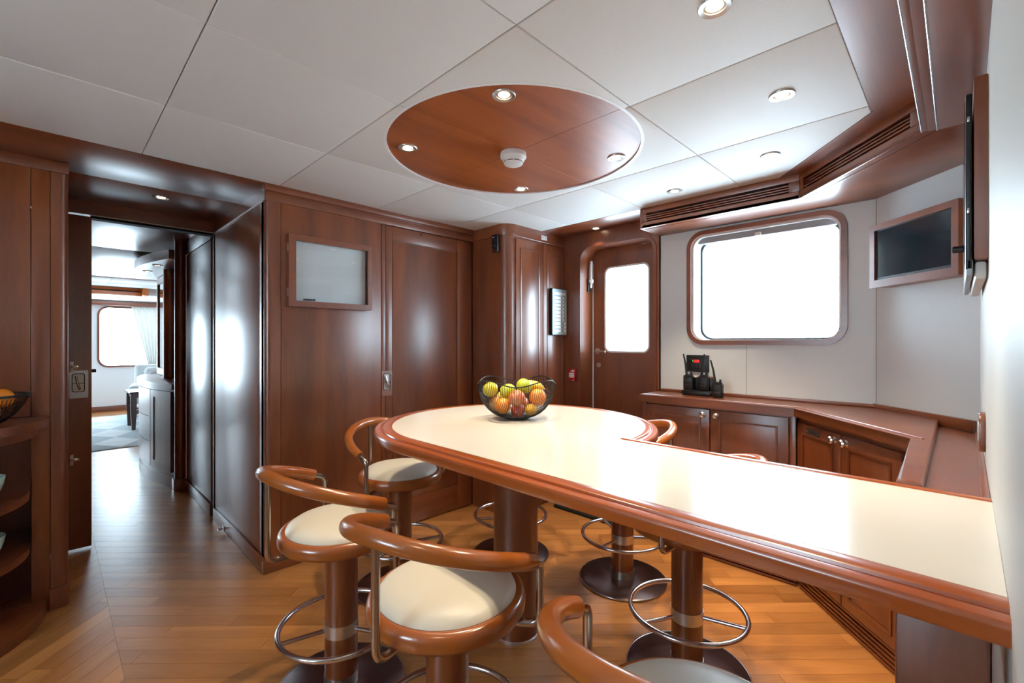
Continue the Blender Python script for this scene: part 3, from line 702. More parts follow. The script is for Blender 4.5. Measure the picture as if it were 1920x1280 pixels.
# ---- smoke detector
sd = thing('smoke_detector', 'white round smoke detector in the centre of the veneer disc', 'smoke detector', (DC[0]-0.006, DC[1]+0.004, ZD))
c = (DC[0]-0.006, DC[1]+0.004, ZD)
obj('mount', B().lathe([(0,0),(0.058,0),(0.060,-0.003),(0.060,-0.022),(0.056,-0.026),(0,-0.026)], c, 48), 'white_plastic', sd)
obj('head', B().lathe([(0.053,-0.026),(0.050,-0.036),(0.046,-0.042),(0,-0.042)], c, 48), 'white_plastic', sd)
obj('vent_slot', B().lathe([(0.0,-0.042),(0.040,-0.042),(0.039,-0.047),(0,-0.047)], c, 48), 'black_plastic', sd)
for k in range(8):
    a = k*PI/4
    obj('rib', B(Matrix.Translation(c) @ Matrix.Rotation(a,4,'Z')).box(0.036, 0.045, -0.003, 0.003, -0.048, -0.040), 'white_plastic', sd)
obj('cap', B().lathe([(0.044,-0.047),(0.042,-0.052),(0.034,-0.056),(0,-0.057)]+[(0,-0.047),(0.044,-0.047)], c, 48), 'white_plastic', sd)

# ---- tall cupboard at the end of the left wall
XC = -2.345; YC = 2.335
tc = thing('tall_cupboard', 'tall built-in cherry cupboard with two narrow doors beside the outer door', 'cupboard', (XC, 2.7, 0))
cc = [(XC-0.07+0.07*math.sin(a*PI/16), YC+0.07-0.07*math.cos(a*PI/16)) for a in range(9)]
obj('carcass', B().prism([(XA,YC)]+cc+[(XC,YW-0.014),(XA,YW-0.014)], 0.0, 2.066), 'cherry_z', tc)
cr_ = [(XC-0.08+0.088*math.sin(a*PI/16), YC+0.08-0.088*math.cos(a*PI/16)) for a in range(9)]
obj('cornice', B().prism([(XA,YC-0.008)]+cr_+[(XC+0.008,YW-0.014),(XA,YW-0.014)], 2.066, HC+0.01, 0.003), 'cherry_y', tc)
for y0, y1 in ((2.418,2.722),(2.727,2.985)):
    d = obj('door', B().box(XC-0.004, XC+0.012, y0, y1, 0.02, 2.050, 0.002), 'cherry_z', tc)
    obj('panel_bead', B().ring(rrect(y0+0.045,y1-0.045,0.10,1.985,0.002,2), rrect(y0+0.055,y1-0.055,0.11,1.975,0.002,2), fx, XC+0.010, XC+0.017), 'cherry_z', d)
    obj('door_panel', B().box(XC+0.010, XC+0.0145, y0+0.056, y1-0.056, 0.111, 1.974, 0.002), 'cherry_z', d)
p = onx(1020, 446, XC+0.008)
np_ = thing('name_plate', 'small silver plate on the cornice of the tall cupboard', 'plate', p)
obj('plate', B().box(XC+0.008, XC+0.011, p.y-0.035, p.y+0.035, p.z-0.018, p.z+0.018, 0.001), 'label_white', np_)
for s in (-1, 1): obj('screw', B().ball((XC+0.011, p.y+s*0.028, p.z), 0.003, 8, 6), 'chrome', np_)
# black sensor
p = ony(932.5, 457, YC)
sn = thing('sensor_box', 'small black sensor box high on the side of the tall cupboard', 'sensor', p)
obj('housing', B().box(p.x-0.03, p.x+0.03, YC-0.03, YC-0.0005, p.z-0.065, p.z+0.065, 0.004), 'black_plastic', sn)
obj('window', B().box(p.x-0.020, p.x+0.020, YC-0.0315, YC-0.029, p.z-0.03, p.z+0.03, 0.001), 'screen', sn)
for dz, m in ((0.045,'label_white'),(-0.045,'red_plastic')): obj('mark', B().box(p.x-0.018, p.x-0.006, YC-0.031, YC-0.029, p.z+dz-0.004, p.z+dz+0.004), m, sn)
# call panel
a_, b_ = onx(1030, 545, XC+0.03), onx(1059, 548, XC+0.04)
cy0, cy1, cz0, cz1 = 2.795, 2.985, 1.335, 1.71
cp = thing('call_panel', 'grey call panel with ten labelled rows on the tall cupboard door', 'call panel', (XC+0.012, 2.89, cz0))
obj('housing', B().box(XC+0.017, XC+0.044, cy0, cy1, cz0, cz1, 0.004), 'black_plastic', cp)
obj('face', B(MX).prism(rrect(cy0+0.004,cy1-0.004,cz0+0.004,cz1-0.004,0.010), XC+0.043, XC+0.046), 'grey_plastic_sheen', cp)
XP = XC+0.046
obj('title_strip', B().box(XP-0.001, XP+0.001, cy0+0.024, cy1-0.022, cz1-0.052, cz1-0.030), 'label_white', cp)
for k in range(10):
    z = cz1-0.085-k*0.0295
    obj('name_label', B().box(XP-0.001, XP+0.001, cy0+0.024, cy0+0.108, z, z+0.021), 'label_white', cp)
    b = B(); b.box(XP-0.001, XP+0.0008, cy0+0.113, cy0+0.116, z+0.002, z+0.019); b.box(XP-0.001, XP+0.0008, cy0+0.116, cy0+0.122, z+0.008, z+0.013)
    obj('arrow_mark', b, 'black_plastic', cp)
    on = k < 7
    obj('button', B().box(XP-0.001, XP+0.002, cy0+0.128, cy0+0.148, z, z+0.021, 0.0008), 'label_white' if on else 'grey_plastic_sheen', cp)
    obj('button', B().box(XP-0.001, XP+0.002, cy0+0.150, cy0+0.172, z, z+0.021, 0.0008), 'grey_plastic_sheen' if on else 'label_white', cp)
obj('maker_strip', B().box(XP-0.001, XP+0.001, cy0+0.028, cy0+0.07, cz0+0.014, cz0+0.021), 'label_white', cp)
# fire call point
p = ony(1075, 702.5, YW-0.012)
fp = thing('fire_call_point', 'small red fire call point beside the outer door frame', 'alarm', p)
fx0, fx1, fz0, fz1 = p.x-0.034, p.x+0.034, p.z-0.047, p.z+0.047; fyy = p.y-0.024
obj('housing', B().box(fx0, fx1, fyy, p.y, fz0, fz1, 0.004), 'red_plastic', fp)
obj('press_plate', B().box(fx0+0.008, fx1-0.010, fyy-0.0015, fyy+0.001, p.z-0.020, p.z+0.018, 0.0005), 'label_white', fp)
for k in range(3): obj('press_mark', B().box(p.x-0.016+k*0.012, p.x-0.010+k*0.012, fyy-0.0022, fyy, p.z-0.001, p.z+0.005), 'black_plastic', fp)
obj('press_mark', B().box(p.x-0.016, p.x+0.012, fyy-0.0022, fyy, p.z-0.013, p.z-0.011), 'black_plastic', fp)
obj('corner_label', B().box(fx1-0.030, fx1-0.008, fyy-0.001, fyy+0.001, fz1-0.020, fz1-0.006), 'label_white', fp)
obj('corner_label', B().box(fx1-0.028, fx1-0.010, fyy-0.001, fyy+0.001, fz0+0.002, fz0+0.008), 'label_white', fp)
obj('flame_mark', B().box(p.x-0.008, p.x-0.001, fyy-0.001, fyy+0.001, fz1-0.022, fz1-0.010), 'label_white', fp)

# ---- whiteboard case on the left wall
by0, by1, bz0, bz1 = 0.942, 1.452, 1.482, 1.893; XB = XA+0.045
wbd = thing('whiteboard_case', 'cherry-framed glass case with a blank whiteboard on the panelled wall', 'whiteboard', (XA, 1.2, bz0))
obj('case_side', B().ring(rrect(by0,by1,bz0,bz1,0.001,1), rrect(by0+0.012,by1-0.012,bz0+0.012,bz1-0.012,0.001,1), fx, XA+0.0005, XB-0.016), 'cherry_z', wbd)
obj('frame', B().ring(rrect(by0,by1,bz0,bz1,0.001,1), rrect(by0+0.040,by1-0.028,bz0+0.034,bz1-0.034,0.001,1), fx, XB-0.015, XB, 0.003), 'cherry_y', wbd)
obj('board', B().box(XA+0.001, XA+0.010, by0+0.012, by1-0.03, bz0+0.012, bz1-0.012), 'whiteboard', wbd)
obj('glass', B().box(XB-0.010, XB-0.007, by0+0.036, by1-0.024, bz0+0.030, bz1-0.030), 'glass', wbd)
for z in (bz0+0.06, bz1-0.10): obj('hinge', B().box(XB-0.022, XB-0.008, by0-0.003, by0+0.001, z, z+0.045, 0.001), 'brushed', wbd)
for k in range(8):
    y = 1.035+k*0.0088
    obj('magnet_letter', B().box(XA+0.010, XA+0.013, y, y+0.0065, bz0+0.040, bz0+0.051, 0.0005), 'gasket', wbd)

# ---- base cabinets under the window, slanted and along the right wall
KA, KB = Vector((-0.600, 2.725, 0)), Vector((-0.106, 2.172, 0))
def door_set(cab, M, w, h0, h1, n, knobs, bead=0.05):
    """n doors on a front at local y=0 facing -y, spanning local x 0..w"""
    dw = w/n
    for k in range(n):
        x0, x1 = k*dw+0.003, (k+1)*dw-0.003
        d = obj('door', B(M).box(x0, x1, -0.020, -0.001, h0, h1, 0.002), 'cherry_z', cab)
        f = lambda u, v, dd: (u, dd, v)
        obj('panel_bead', B(M).ring(rrect(x0+bead,x1-bead,h0+bead,h1-bead,0.002,2), rrect(x0+bead+0.010,x1-bead-0.010,h0+bead+0.010,h1-bead-0.010,0.002,2), f, -0.025, -0.018), 'cherry_x', d)
        kx = x1-0.035 if k % 2 == 0 else x0+0.035
        kz = h1-0.030
        kb = B(M @ Matrix.Translation((kx,-0.020,kz)) @ Matrix.Rotation(PI/2,4,'X')).lathe([(0,0),(0.015,0),(0.0155,0.003),(0.007,0.006),(0.007,0.013),(0.015,0.018),(0.017,0.024),(0.012,0.030),(0,0.032)], n=24)
        obj('knob', kb, 'chrome', d)
def kick(cab, M, w):
    obj('kick_back', B(M).box(0.004, w-0.004, 0.024, 0.03, 0.0, 0.10), 'dark_void', cab)
    for k in range(5):
        z = 0.004+k*0.0195
        obj('kick_slat', B(M).box(0.002, w-0.002, 0.004, 0.024, z, z+0.0115, 0.001), 'cherry_x', cab)
c1 = thing('base_cabinet', 'low cherry cabinet with two doors under the big window', 'cabinet', (-1.05, 2.73, 0))
M1 = Matrix.Translation((-1.475, 2.735, 0)); W1 = 0.872
obj('carcass', B().prism([(-1.475,2.735),(-0.605,2.735),(-0.605,YW-0.002),(-1.475,YW-0.002)], 0.10, 0.895), 'cherry_z', c1)
obj('stile', B(M1).box(0.0, 0.026, -0.014, 0.0, 0.10, 0.895, 0.002), 'cherry_z', c1)
obj('stile', B(M1).box(W1-0.03, W1, -0.014, 0.0, 0.10, 0.895, 0.002), 'cherry_z', c1)
door_set(c1, M1 @ Matrix.Translation((0.026,0,0)), W1-0.056, 0.115, 0.882, 2, None)
kick(c1, M1, W1)
dk = (KB-KA).normalized(); Lk = (KB-KA).length
M2 = Matrix.Translation(KA+Vector((0.006,0.010,0))) @ Matrix.Rotation(math.atan2(dk.y, dk.x), 4, 'Z')
c2 = thing('corner_cabinet', 'slanted cherry corner cabinet with two doors and a name plate', 'cabinet', ((KA+KB)/2))
obj('carcass', B().prism([(-0.594,2.735),(-0.100,2.182),(-0.100,2.70),(-0.32,YW-0.004),(-0.600,YW-0.004)], 0.10, 0.895), 'cherry_z', c2)
door_set(c2, M2 @ Matrix.Translation((0.02,0,0)), Lk-0.07, 0.115, 0.868, 2, None, 0.045)
kick(c2, M2, Lk)
obj('name_plate', B(M2).box(0.105, 0.205, -0.0225, -0.0195, 0.822, 0.852, 0.0005), 'label_grey', c2)
obj('plate_text', B(M2).box(0.128, 0.186, -0.0230, -0.0224, 0.835, 0.840), 'black_plastic', c2)
for x in (0.112, 0.198): obj('plate_screw', B(M2).ball((x,-0.0225,0.837), 0.003, 8, 6), 'brass', c2)
c3 = thing('side_cabinet', 'narrow cherry cabinet along the white wall behind the bar', 'cabinet', (-0.03, 1.8, 0))
obj('carcass', B().prism([(-0.094,1.47),(wallx(1.47)-0.002,1.47),(wallx(2.165)-0.002,2.165),(-0.094,2.165)], 0.10, 0.885), 'cherry_z', c3)
obj('kick_board', B().box(-0.080, 0.050, 1.47, 2.165, 0.0, 0.10), 'cherry_z', c3)
for y0, y1 in ((1.48,1.80),(1.81,2.13)):
    obj('door', B().box(-0.110, -0.095, y0, y1, 0.11, 0.875, 0.002), 'cherry_z', c3)
# continuous worktop
wt = thing('cabinet_worktop', 'cherry worktop with raised rails running along the window wall and corner', 'worktop', (-0.8, 2.85, 0.895))
ZC = 0.940
top = [(-1.497,2.690),(-0.606,2.690),(-0.112,2.130),(-0.112,1.475),(-0.062,1.475),(-0.062,2.726),(-0.306,YW-0.003),(-1.497,YW-0.003)]
obj('top_board', B().prism(top, 0.896, ZC, 0.009, 3, 'top'), 'cherry_x', wt)
inner = [(-1.47,2.716),(-0.594,2.716),(-0.088,2.140)]
b = B()
for p_, q_ in ((inner[0],inner[1]),(inner[1],inner[2])):
    b.tube([(p_[0],p_[1],ZC+0.0005),(q_[0],q_[1],ZC+0.0005)], 0.004, 8)
obj('edge_bead', b, 'cherry_x', wt)
obj('back_rail', B().box(-1.48, -0.30, YW-0.022, YW-0.002, ZC, ZC+0.018, 0.003), 'cherry_x', wt)
obj('back_rail', B(MD).box(0.0, Ld*0.98, -0.020, -0.002, 0.915, ZC+0.022, 0.003), 'cherry_x', wt)
obj('trough', B().prism([(-0.0615,1.475),(wallx(1.475)-0.001,1.475),(wallx(2.6)-0.001,2.60),(-0.0615,2.72)], 0.896, 0.913), 'cherry_y', wt)
obj('trough_edge', B().prism([(0.038,1.475),(wallx(1.475)-0.001,1.475),(wallx(2.6)-0.001,2.60),(0.046,2.60)], 0.913, 0.921, 0.002), 'cherry_y', wt)

# ---- control panel, charger board, radios
a_, b_ = ony(1288, 665, YW), ony(1330, 698, YW)
ct = thing('control_panel', 'black wall panel with red digits 209 under the window', 'control panel', (a_+b_)/2)
cx0, cx1, cz1, cz0 = a_.x, b_.x, a_.z, b_.z
obj('plate', B().box(cx0, cx1, YW-0.010, YW-0.0015, cz0, cz1, 0.002), 'black_plastic', ct)
obj('bezel', B().ring(rrect(cx0+0.012,cx1-0.016,cz0+0.006,cz1-0.010,0.004), rrect(cx0+0.016,cx1-0.020,cz0+0.010,cz1-0.014,0.003), fy, YW-0.012, YW-0.009), 'gasket', ct)
cw, ch = cx1-cx0, cz1-cz0
SEG = {'2': 'abged', '0': 'abcdef', '9': 'abcdfg'}
b = B()
for i, chr_ in enumerate('209'):
    x = cx0+cw*0.335+i*cw*0.088; z = cz0+ch*0.565; w_, h_ = cw*0.060, ch*0.15
    th = 0.0018
    yy0, yy1 = YW-0.0125, YW-0.0095
    G = {'a': (x,x+w_,z+h_-th,z+h_), 'd': (x,x+w_,z,z+th), 'g': (x,x+w_,z+h_/2-th/2,z+h_/2+th/2), 'f': (x,x+th,z+h_/2,z+h_), 'e': (x,x+th,z,z+h_/2), 'b': (x+w_-th,x+w_,z+h_/2,z+h_), 'c': (x+w_-th,x+w_,z,z+h_/2)}
    for sg in SEG[chr_]: b.box(G[sg][0], G[sg][1], yy0, yy1, G[sg][2], G[sg][3])
obj('digits', b, 'led_red', ct)
obj('indicator', B().box(cx0+cw*0.29, cx0+cw*0.305, YW-0.012, YW-0.009, cz0+ch*0.61, cz0+ch*0.70), 'led_green', ct)
obj('maker_mark', B().box(cx0+cw*0.14, cx0+cw*0.26, YW-0.0112, YW-0.009, cz0+ch*0.74, cz0+ch*0.79), 'label_grey', ct)
for r in range(3):
    for c_ in range(3):
        x = cx0+cw*(0.26+0.17*c_); z = cz0+ch*(0.44-0.095*r)
        obj('key', B().box(x, x+cw*0.06, YW-0.0118, YW-0.009, z, z+ch*0.03), 'label_grey', ct)
a_, b_ = ony(1282.5, 703, YW), ony(1340, 735, YW)
cb = thing('charger_board', 'small cherry backboard on the wall behind the radios', 'board', (a_.x, YW-0.01, a_.z))
obj('board', B().box(a_.x, b_.x, YW-0.014, YW-0.0015, ZC+0.020, a_.z, 0.002), 'cherry_x', cb)
YRD = 2.90
def radio(px, pz, label, group, ant, h=0.112, w=0.058, z0=ZC+0.001, y=YRD):
    p = ony(px, 700, y); x = p.x
    t = thing('radio', label, 'radio', (x, y, z0), group)
    obj('body', B().prism(rrect(x-w/2, x+w/2, y-0.02, y+0.02, 0.008, 4), z0, z0+h*0.86, 0.004), 'black_plastic', t)
    obj('shoulder', B().prism(rrect(x-w*0.40, x+w*0.40, y-0.016, y+0.016, 0.006, 4), z0+h*0.86, z0+h, 0.003), 'black_plastic', t)
    obj('display', B().box(x-w*0.33, x+w*0.33, y-0.0215, y-0.019, z0+h*0.48, z0+h*0.74, 0.001), 'gasket', t)
    for k in range(3): obj('key', B().box(x-w*0.30+k*w*0.22, x-w*0.16+k*w*0.22, y-0.0215, y-0.019, z0+h*0.30, z0+h*0.36), 'label_grey', t)
    obj('knob', B().cyl((x+w*0.25, y), 0.007, z0+h, z0+h+0.016, 12, 0.001), 'black_plastic', t)
    ax = x-w*0.3
    obj('antenna', B().tube([(ax,y+0.005,z0+h-0.005),(ax+ant*0.4,y+0.005,z0+h+0.07),(ax+ant,y+0.005,z0+h+0.132)], [0.0075,0.006,0.0045], 10), 'black_plastic', t)
    obj('clip', B().tube(fillet([(x-w/2,y+0.01,z0+h*0.8),(x-w/2-0.012,y+0.01,z0+h*0.5),(x-w/2-0.010,y+0.01,z0+h*0.15)], 0.02), 0.0022, 8), 'black_plastic', t)
chg = thing('radio_charger', 'black twin charging cradle on the cabinet worktop', 'charger', (ony(1305,735,YRD).x, YRD, ZC))
xa, xb = ony(1281,735,YRD).x, ony(1335,735,YRD).x
obj('cradle', B().box(xa+0.004, xb, YRD-0.035, YRD+0.045, ZC+0.001, ZC+0.032, 0.006), 'black_plastic', chg)
obj('cradle_back', B().box(xa+0.012, xb-0.008, YRD+0.024, YRD+0.046, ZC+0.030, ZC+0.112, 0.004), 'black_plastic', chg)
for px in (1298, 1318): 
    q = ony(px, 735, YRD); obj('cradle_top', B().box(q.x-0.02, q.x+0.02, YRD+0.026, YRD+0.044, ZC+0.111, ZC+0.121, 0.003), 'white_plastic', chg)
radio(1292, 0, 'left radio in the charging cradle below the red digits', 'handheld radios', -0.022, z0=ZC+0.033, h=0.098)
radio(1320, 0, 'right radio in the charging cradle below the red digits', 'handheld radios', 0.018, z0=ZC+0.033, h=0.098)
radio(1346, 0, 'radio standing on the worktop beside the charging cradle', 'handheld radios', -0.028, z0=ZC+0.001, h=0.095, y=2.86)

# ---- framed screen on the slanted wall
fs_ = thing('framed_screen', 'dark flat screen in a wide cherry frame on the slanted wall', 'screen', (PD+dd*0.3)+Vector((0,0,1.55)))
MT = MD
t0, t1_, z0, z1 = 0.085, 0.545, 1.547, 1.855
f = lambda u, v, d: (u, d, v)
obj('frame', B(MT).ring(rrect(t0,t1_,z0,z1,0.001,1), rrect(t0+0.030,t1_-0.030,z0+0.036,z1-0.028,0.001,1), f, -0.10, -0.082, 0.004), 'cherry_x', fs_)
obj('case', B(MT).ring(rrect(t0+0.004,t1_-0.002,z0+0.004,z1-0.004,0.001,1), rrect(t0+0.02,t1_-0.02,z0+0.02,z1-0.02,0.001,1), f, -0.082, -0.001), 'cherry_x', fs_)
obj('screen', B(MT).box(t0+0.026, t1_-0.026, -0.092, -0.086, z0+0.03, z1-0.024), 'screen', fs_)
obj('screen_bezel', B(MT).ring(rrect(t0+0.030,t1_-0.030,z0+0.036,z1-0.028,0.001,1), rrect(t0+0.042,t1_-0.038,z0+0.048,z1-0.034,0.001,1), f, -0.0935, -0.0915), 'black_plastic', fs_)
obj('maker_mark', B(MT).box((t0+t1_)/2-0.02, (t0+t1_)/2+0.02, -0.094, -0.093, z0+0.0395, z0+0.0425), 'label_grey', fs_)
# ---- flat television seen edge-on on the right wall
tv = thing('wall_television', 'thin black television on a cherry backboard, seen edge-on at the right wall', 'television', (XR, 2.0, 1.46))
obj('backboard', B().prism([(0.029,1.69),(wallx(1.69)-0.0005,1.69),(wallx(2.40)-0.0005,2.40),(0.029,2.40)], 1.495, 1.972, 0.004), 'cherry_z', tv)
obj('panel', B().box(0.0125, 0.026, 1.70, 2.39, 1.47, 1.935, 0.004), 'black_plastic', tv)
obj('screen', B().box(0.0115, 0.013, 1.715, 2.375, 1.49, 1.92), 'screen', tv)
obj('lower_edge', B().box(0.013, 0.027, 1.70, 2.39, 1.455, 1.50, 0.005), 'grey_plastic_sheen', tv)
obj('wall_bracket', B().box(0.030, 0.0535, 1.72, 2.36, 1.445, 1.494, 0.008), 'white_plastic', tv)
for z in (1.86, 1.62): obj('side_clip', B().box(0.016, 0.021, 1.697, 1.701, z, z+0.014, 0.001), 'chrome', tv)
obj('knob', B(Matrix.Translation((0.0125,1.86,1.55)) @ Matrix.Rotation(-PI/2,4,'Y')).cyl((0,0), 0.010, 0, 0.026, 16, 0.002), 'black_plastic', tv)
# socket plate
p = onx(1848, 806, 0.0572)
so = thing('socket_plate', 'rounded cherry socket plate on the white wall above the worktop', 'socket', p)
obj('plate', B(MX).prism(rrect(p.y-0.04, p.y+0.05, 0.955, 1.070, 0.03), wallx(p.y)-0.014, wallx(p.y)-0.0008, 0.003), 'cherry_z', so)
obj('insert', B(MX).prism(rrect(p.y-0.018, p.y+0.028, 0.985, 1.04, 0.01), wallx(p.y)-0.016, wallx(p.y)-0.013), 'label_white', so)

# ---- door mat
dm = obj('door_mat', B().prism(rrect(-2.25,-1.60,2.74,2.985,0.02), 0.001, 0.018, 0.004), 'mat_black')
tag(dm, 'black ribbed door mat on the floor inside the outer door', 'mat')

# ---- wire fruit bowl with fruit
BCx, BCy = -1.452, 1.507
fb = thing('wire_fruit_bowl', 'black wire fruit bowl with wavy rim on the bar table', 'bowl', (BCx, BCy, ZT))
RB, HB = 0.178, 0.165
def rim(a):
    w = 0.5+0.5*math.cos(4*(a-YAW)+PI)
    return RB*(1.0+0.05*w), HB*(0.93+0.16*w)
def bowlp(a, t):
    R_, h_ = rim(a)
    th = t*PI/2
    return (BCx+R_*(0.16+0.84*math.sin(th)**0.85)*math.cos(a), BCy+R_*(0.16+0.84*math.sin(th)**0.85)*math.sin(a), ZT+0.004+h_*(1-math.cos(th)**1.15))
b = B()
NW = 110
for k in range(NW):
    a = 2*PI*k/NW
    b.tube([bowlp(a, t/9) for t in range(10)], 0.0011, 5, cap=False)
obj('wire_ribs', b, 'black_wire', fb)
obj('rim_wire', B().tube([bowlp(2*PI*k/96, 1.0) for k in range(96)], 0.0026, 8, closed=True), 'black_wire', fb)
obj('bowl_base', B().lathe([(0,0.001),(0.052,0.001),(0.058,0.003),(0.058,0.007),(0.050,0.008),(0,0.006)], (BCx,BCy,ZT), 40), 'black_wire', fb)
def cpos(r, d, z): return Vector((BCx+r*RT[0]+d*FW[0], BCy+r*RT[1]+d*FW[1], ZT+z))
def fruit_round(kind, label, cat, pos, r, m, stem=True, sz=0.93, tilt=(0,0)):
    t = thing(kind, label, cat, pos, 'fruit in the wire bowl')
    prof = []
    for i in range(17):
        a = PI*i/16; rr = r*math.sin(a); z = -r*sz*math.cos(a)
        if stem and i > 13: z -= r*0.16*((i-13)/3)**1.5
        prof.append((rr, z))
    o = obj('flesh', B().lathe(prof, (0,0,0), 28), m, None); o.parent = t
    if stem:
        s_ = obj('stem', B().tube([(0,0,r*0.72),(r*0.04,0,r*0.95),(r*0.12,0,r*1.05)], r*0.035, 6), 'dark_leg', None); s_.parent = t
    else:
        s_ = obj('navel', B().lathe([(0,r*sz-0.0005),(r*0.07,r*sz-0.001),(r*0.05,r*sz+0.0008),(0,r*sz+0.0012)], (0,0,0), 10), 'dark_leg', None); s_.parent = t
    t.rotation_euler = (tilt[0], tilt[1], 0)
FR = [  # kind, label, category, right, depth, height, radius, material, stem, squash, tilt
 ('apple','yellow-green apple high at the left of the wire bowl','apple',-0.118,-0.015,0.130,0.036,'lime_yellow',True,0.93,(0.5,-0.3)),
 ('apple','bright green apple on top in the middle of the wire bowl','apple',0.036,-0.02,0.150,0.037,'apple_green',True,0.93,(-0.4,0.2)),
 ('apple','green apple half sunk left of the topmost apple','apple',-0.040,-0.005,0.125,0.037,'apple_green',True,0.93,(0.3,-0.2)),
 ('peach','mottled red peach against the front of the wire bowl','peach',0.0,-0.085,0.102,0.037,'peach',True,0.93,(0.8,0.1)),
 ('apple','red apple at the bottom front of the wire bowl','apple',0.010,-0.05,0.040,0.033,'apple_red',True,0.93,(0.9,0)),
 ('orange','orange low at the left front of the wire bowl','orange',-0.062,-0.066,0.066,0.036,'orange_peel',False,0.93,(1.0,-0.5)),
 ('orange','large orange at the right front of the wire bowl','orange',0.092,-0.045,0.096,0.039,'orange_peel',False,0.93,(0.4,0.9)),
 ('lemon','yellow lemon low at the right front of the wire bowl','lemon',0.066,-0.062,0.050,0.026,'lemon',False,1.1,(1.2,0.3)),
 ('mango','dull brown-orange fruit at the far left of the wire bowl','fruit',-0.092,-0.005,0.072,0.036,'mango',False,0.93,(0.5,-0.6)),
 ('orange','orange at the back of the wire bowl behind the peach','orange',0.02,0.062,0.060,0.038,'orange_peel',False,0.93,(0,0)),
 ('apple','pale green apple at the back left of the wire bowl','apple',-0.06,0.07,0.085,0.036,'lime_yellow',True,0.93,(0,0))]
P_ = [Vector(f[3:6]) for f in FR]
def bowl_r(z):
    z = max(0.0, min(HB, z-0.004)); c_ = (1-z/HB)**(1/1.15)
    return RB*(0.16+0.84*math.sqrt(max(0, 1-c_*c_))**0.85)
for it in range(200):
    for i in range(len(FR)):
        for j in range(i+1, len(FR)):
            d = P_[j]-P_[i]; m_ = FR[i][6]+FR[j][6]+0.0012
            if 1e-6 < d.length < m_:
                c_ = d.normalized()*(m_-d.length)*0.5; P_[i] -= c_; P_[j] += c_
        r_ = FR[i][6]; p = P_[i]; p.z = max(p.z, r_+0.010)
        for dz in (-0.7, -0.35, 0.0):          # stay inside the wires
            lim = bowl_r(p.z+dz*r_)-r_*math.sqrt(1-dz*dz)-0.003; h_ = math.hypot(p.x, p.y)
            if h_ > lim and h_ > 1e-5 and p.z+dz*r_ < HB:
                k_ = max(0.0, lim)/h_; p.x *= k_+(1-k_)*0.4; p.y *= k_+(1-k_)*0.4; p.z += 0.001*(h_-max(0,lim))/0.01
for f, p in zip(FR, P_):
    fruit_round(f[0], f[1], f[2], cpos(p.x, p.y, p.z), f[6], f[7], f[8], f[9], f[10])
def banana(off, label, bend):
    t = thing('banana', label, 'banana', cpos(0.10, 0.03+off, 0.12), 'fruit in the wire bowl')
    pts, rs = [], []
    for k in range(15):
        f = k/14; x = 0.030+0.100*f; 
        pts.append(cpos(x, 0.036+off-0.02*f, 0.150+bend*math.sin(f*PI)-0.02*f)); rs.append(0.004+0.0135*min(1, 4*f, 4.2*(1-f))**0.7)
    o = obj('peel', B().tube(pts, rs, 10), 'banana', t)
    obj('stalk', B().tube([pts[-1], pts[-1]+Vector((RT[0],RT[1],-0.35))*0.02], 0.0048, 8), 'dark_leg', t)
banana(0.0, 'front banana lying at the right of the wire bowl', 0.006); banana(0.041, 'rear banana lying at the right of the wire bowl', 0.010)

# ---- half-round shelf unit on the left
su = thing('shelf_unit', 'half-round cherry shelf unit with open shelves at the left edge', 'shelf unit', (-3.1, -0.49, 0))
HX, HYc, HR = -3.10, -0.49, 0.48
def half(r, n=36): return [(HX+r*math.cos(a), HYc+r*math.sin(a)) for a in [(-PI/2+PI*k/n) for k in range(n+1)]]
obj('plinth', B().prism(half(HR), 0.0, 0.062, 0.006, 3, 'top'), 'cherry_y', su)
for z in (0.300, 0.553): obj('shelf', B().prism(half(0.425)+[(HX-0.28,HYc+0.425),(HX-0.28,HYc-0.425)], z, z+0.036, 0.004), 'cherry_y', su)
obj('counter_top', B().prism(half(HR+0.012), 0.892, 0.930, 0.012, 3), 'cherry_y', su)
obj('counter_apron', B().prism(half(HR-0.025), 0.850, 0.893, 0.004), 'cherry_y', su)
obj('niche_back', B().box(HX-0.30, HX-0.28, -1.0, -0.03, 0.0, 0.89), 'cherry_z', su)
obj('niche_side', B().box(HX-0.30, HX-0.012, -0.058, -0.04, 0.0, 0.89), 'cherry_z', su)
obj('niche_side', B().box(HX-0.30, HX-0.012, -1.02, -1.0, 0.0, 0.89), 'cherry_z', su)
obj('stile', B().box(HX-0.03, HX, -0.060, 0.002, 0.0, 2.11, 0.002), 'cherry_z', su)
pp = [(HX+0.004-0.03+0.03*math.cos(a*PI/16), 0.034+0.03*math.sin(a*PI/16)) for a in range(9)]
obj('corner_post', B().prism([(HX-0.4,0.0035),(HX+0.004,0.0035)]+pp+[(HX-0.4,0.064)], 0.10, 2.095), 'cherry_z', su)
obj('post_base', B().prism([(HX-0.4,0.000),(HX+0.012,0.000)]+[(HX+0.012-0.03+0.03*math.cos(a*PI/16), 0.038+0.03*math.sin(a*PI/16)) for a in range(9)]+[(HX-0.4,0.068)], 0.0, 0.10), 'cherry_z', su)
obj('upper_panel', B().box(HX-0.03, HX-0.002, -2.1, -0.0625, 0.931, 2.11, 0.002), 'cherry_z', su)
obj('lower_panel', B().box(HX-0.03, HX-0.002, -2.1, -1.025, 0.0, 0.93, 0.002), 'cherry_z', su)
obj('frieze', B().box(HX-0.35, HX+0.008, -2.1, 0.066, 2.096, HC, 0.003), 'cherry_y', su)
obj('end_side', B().box(-3.80, HX-0.41, 0.004, 0.060, 0.0, 2.11), 'cherry_z', su)
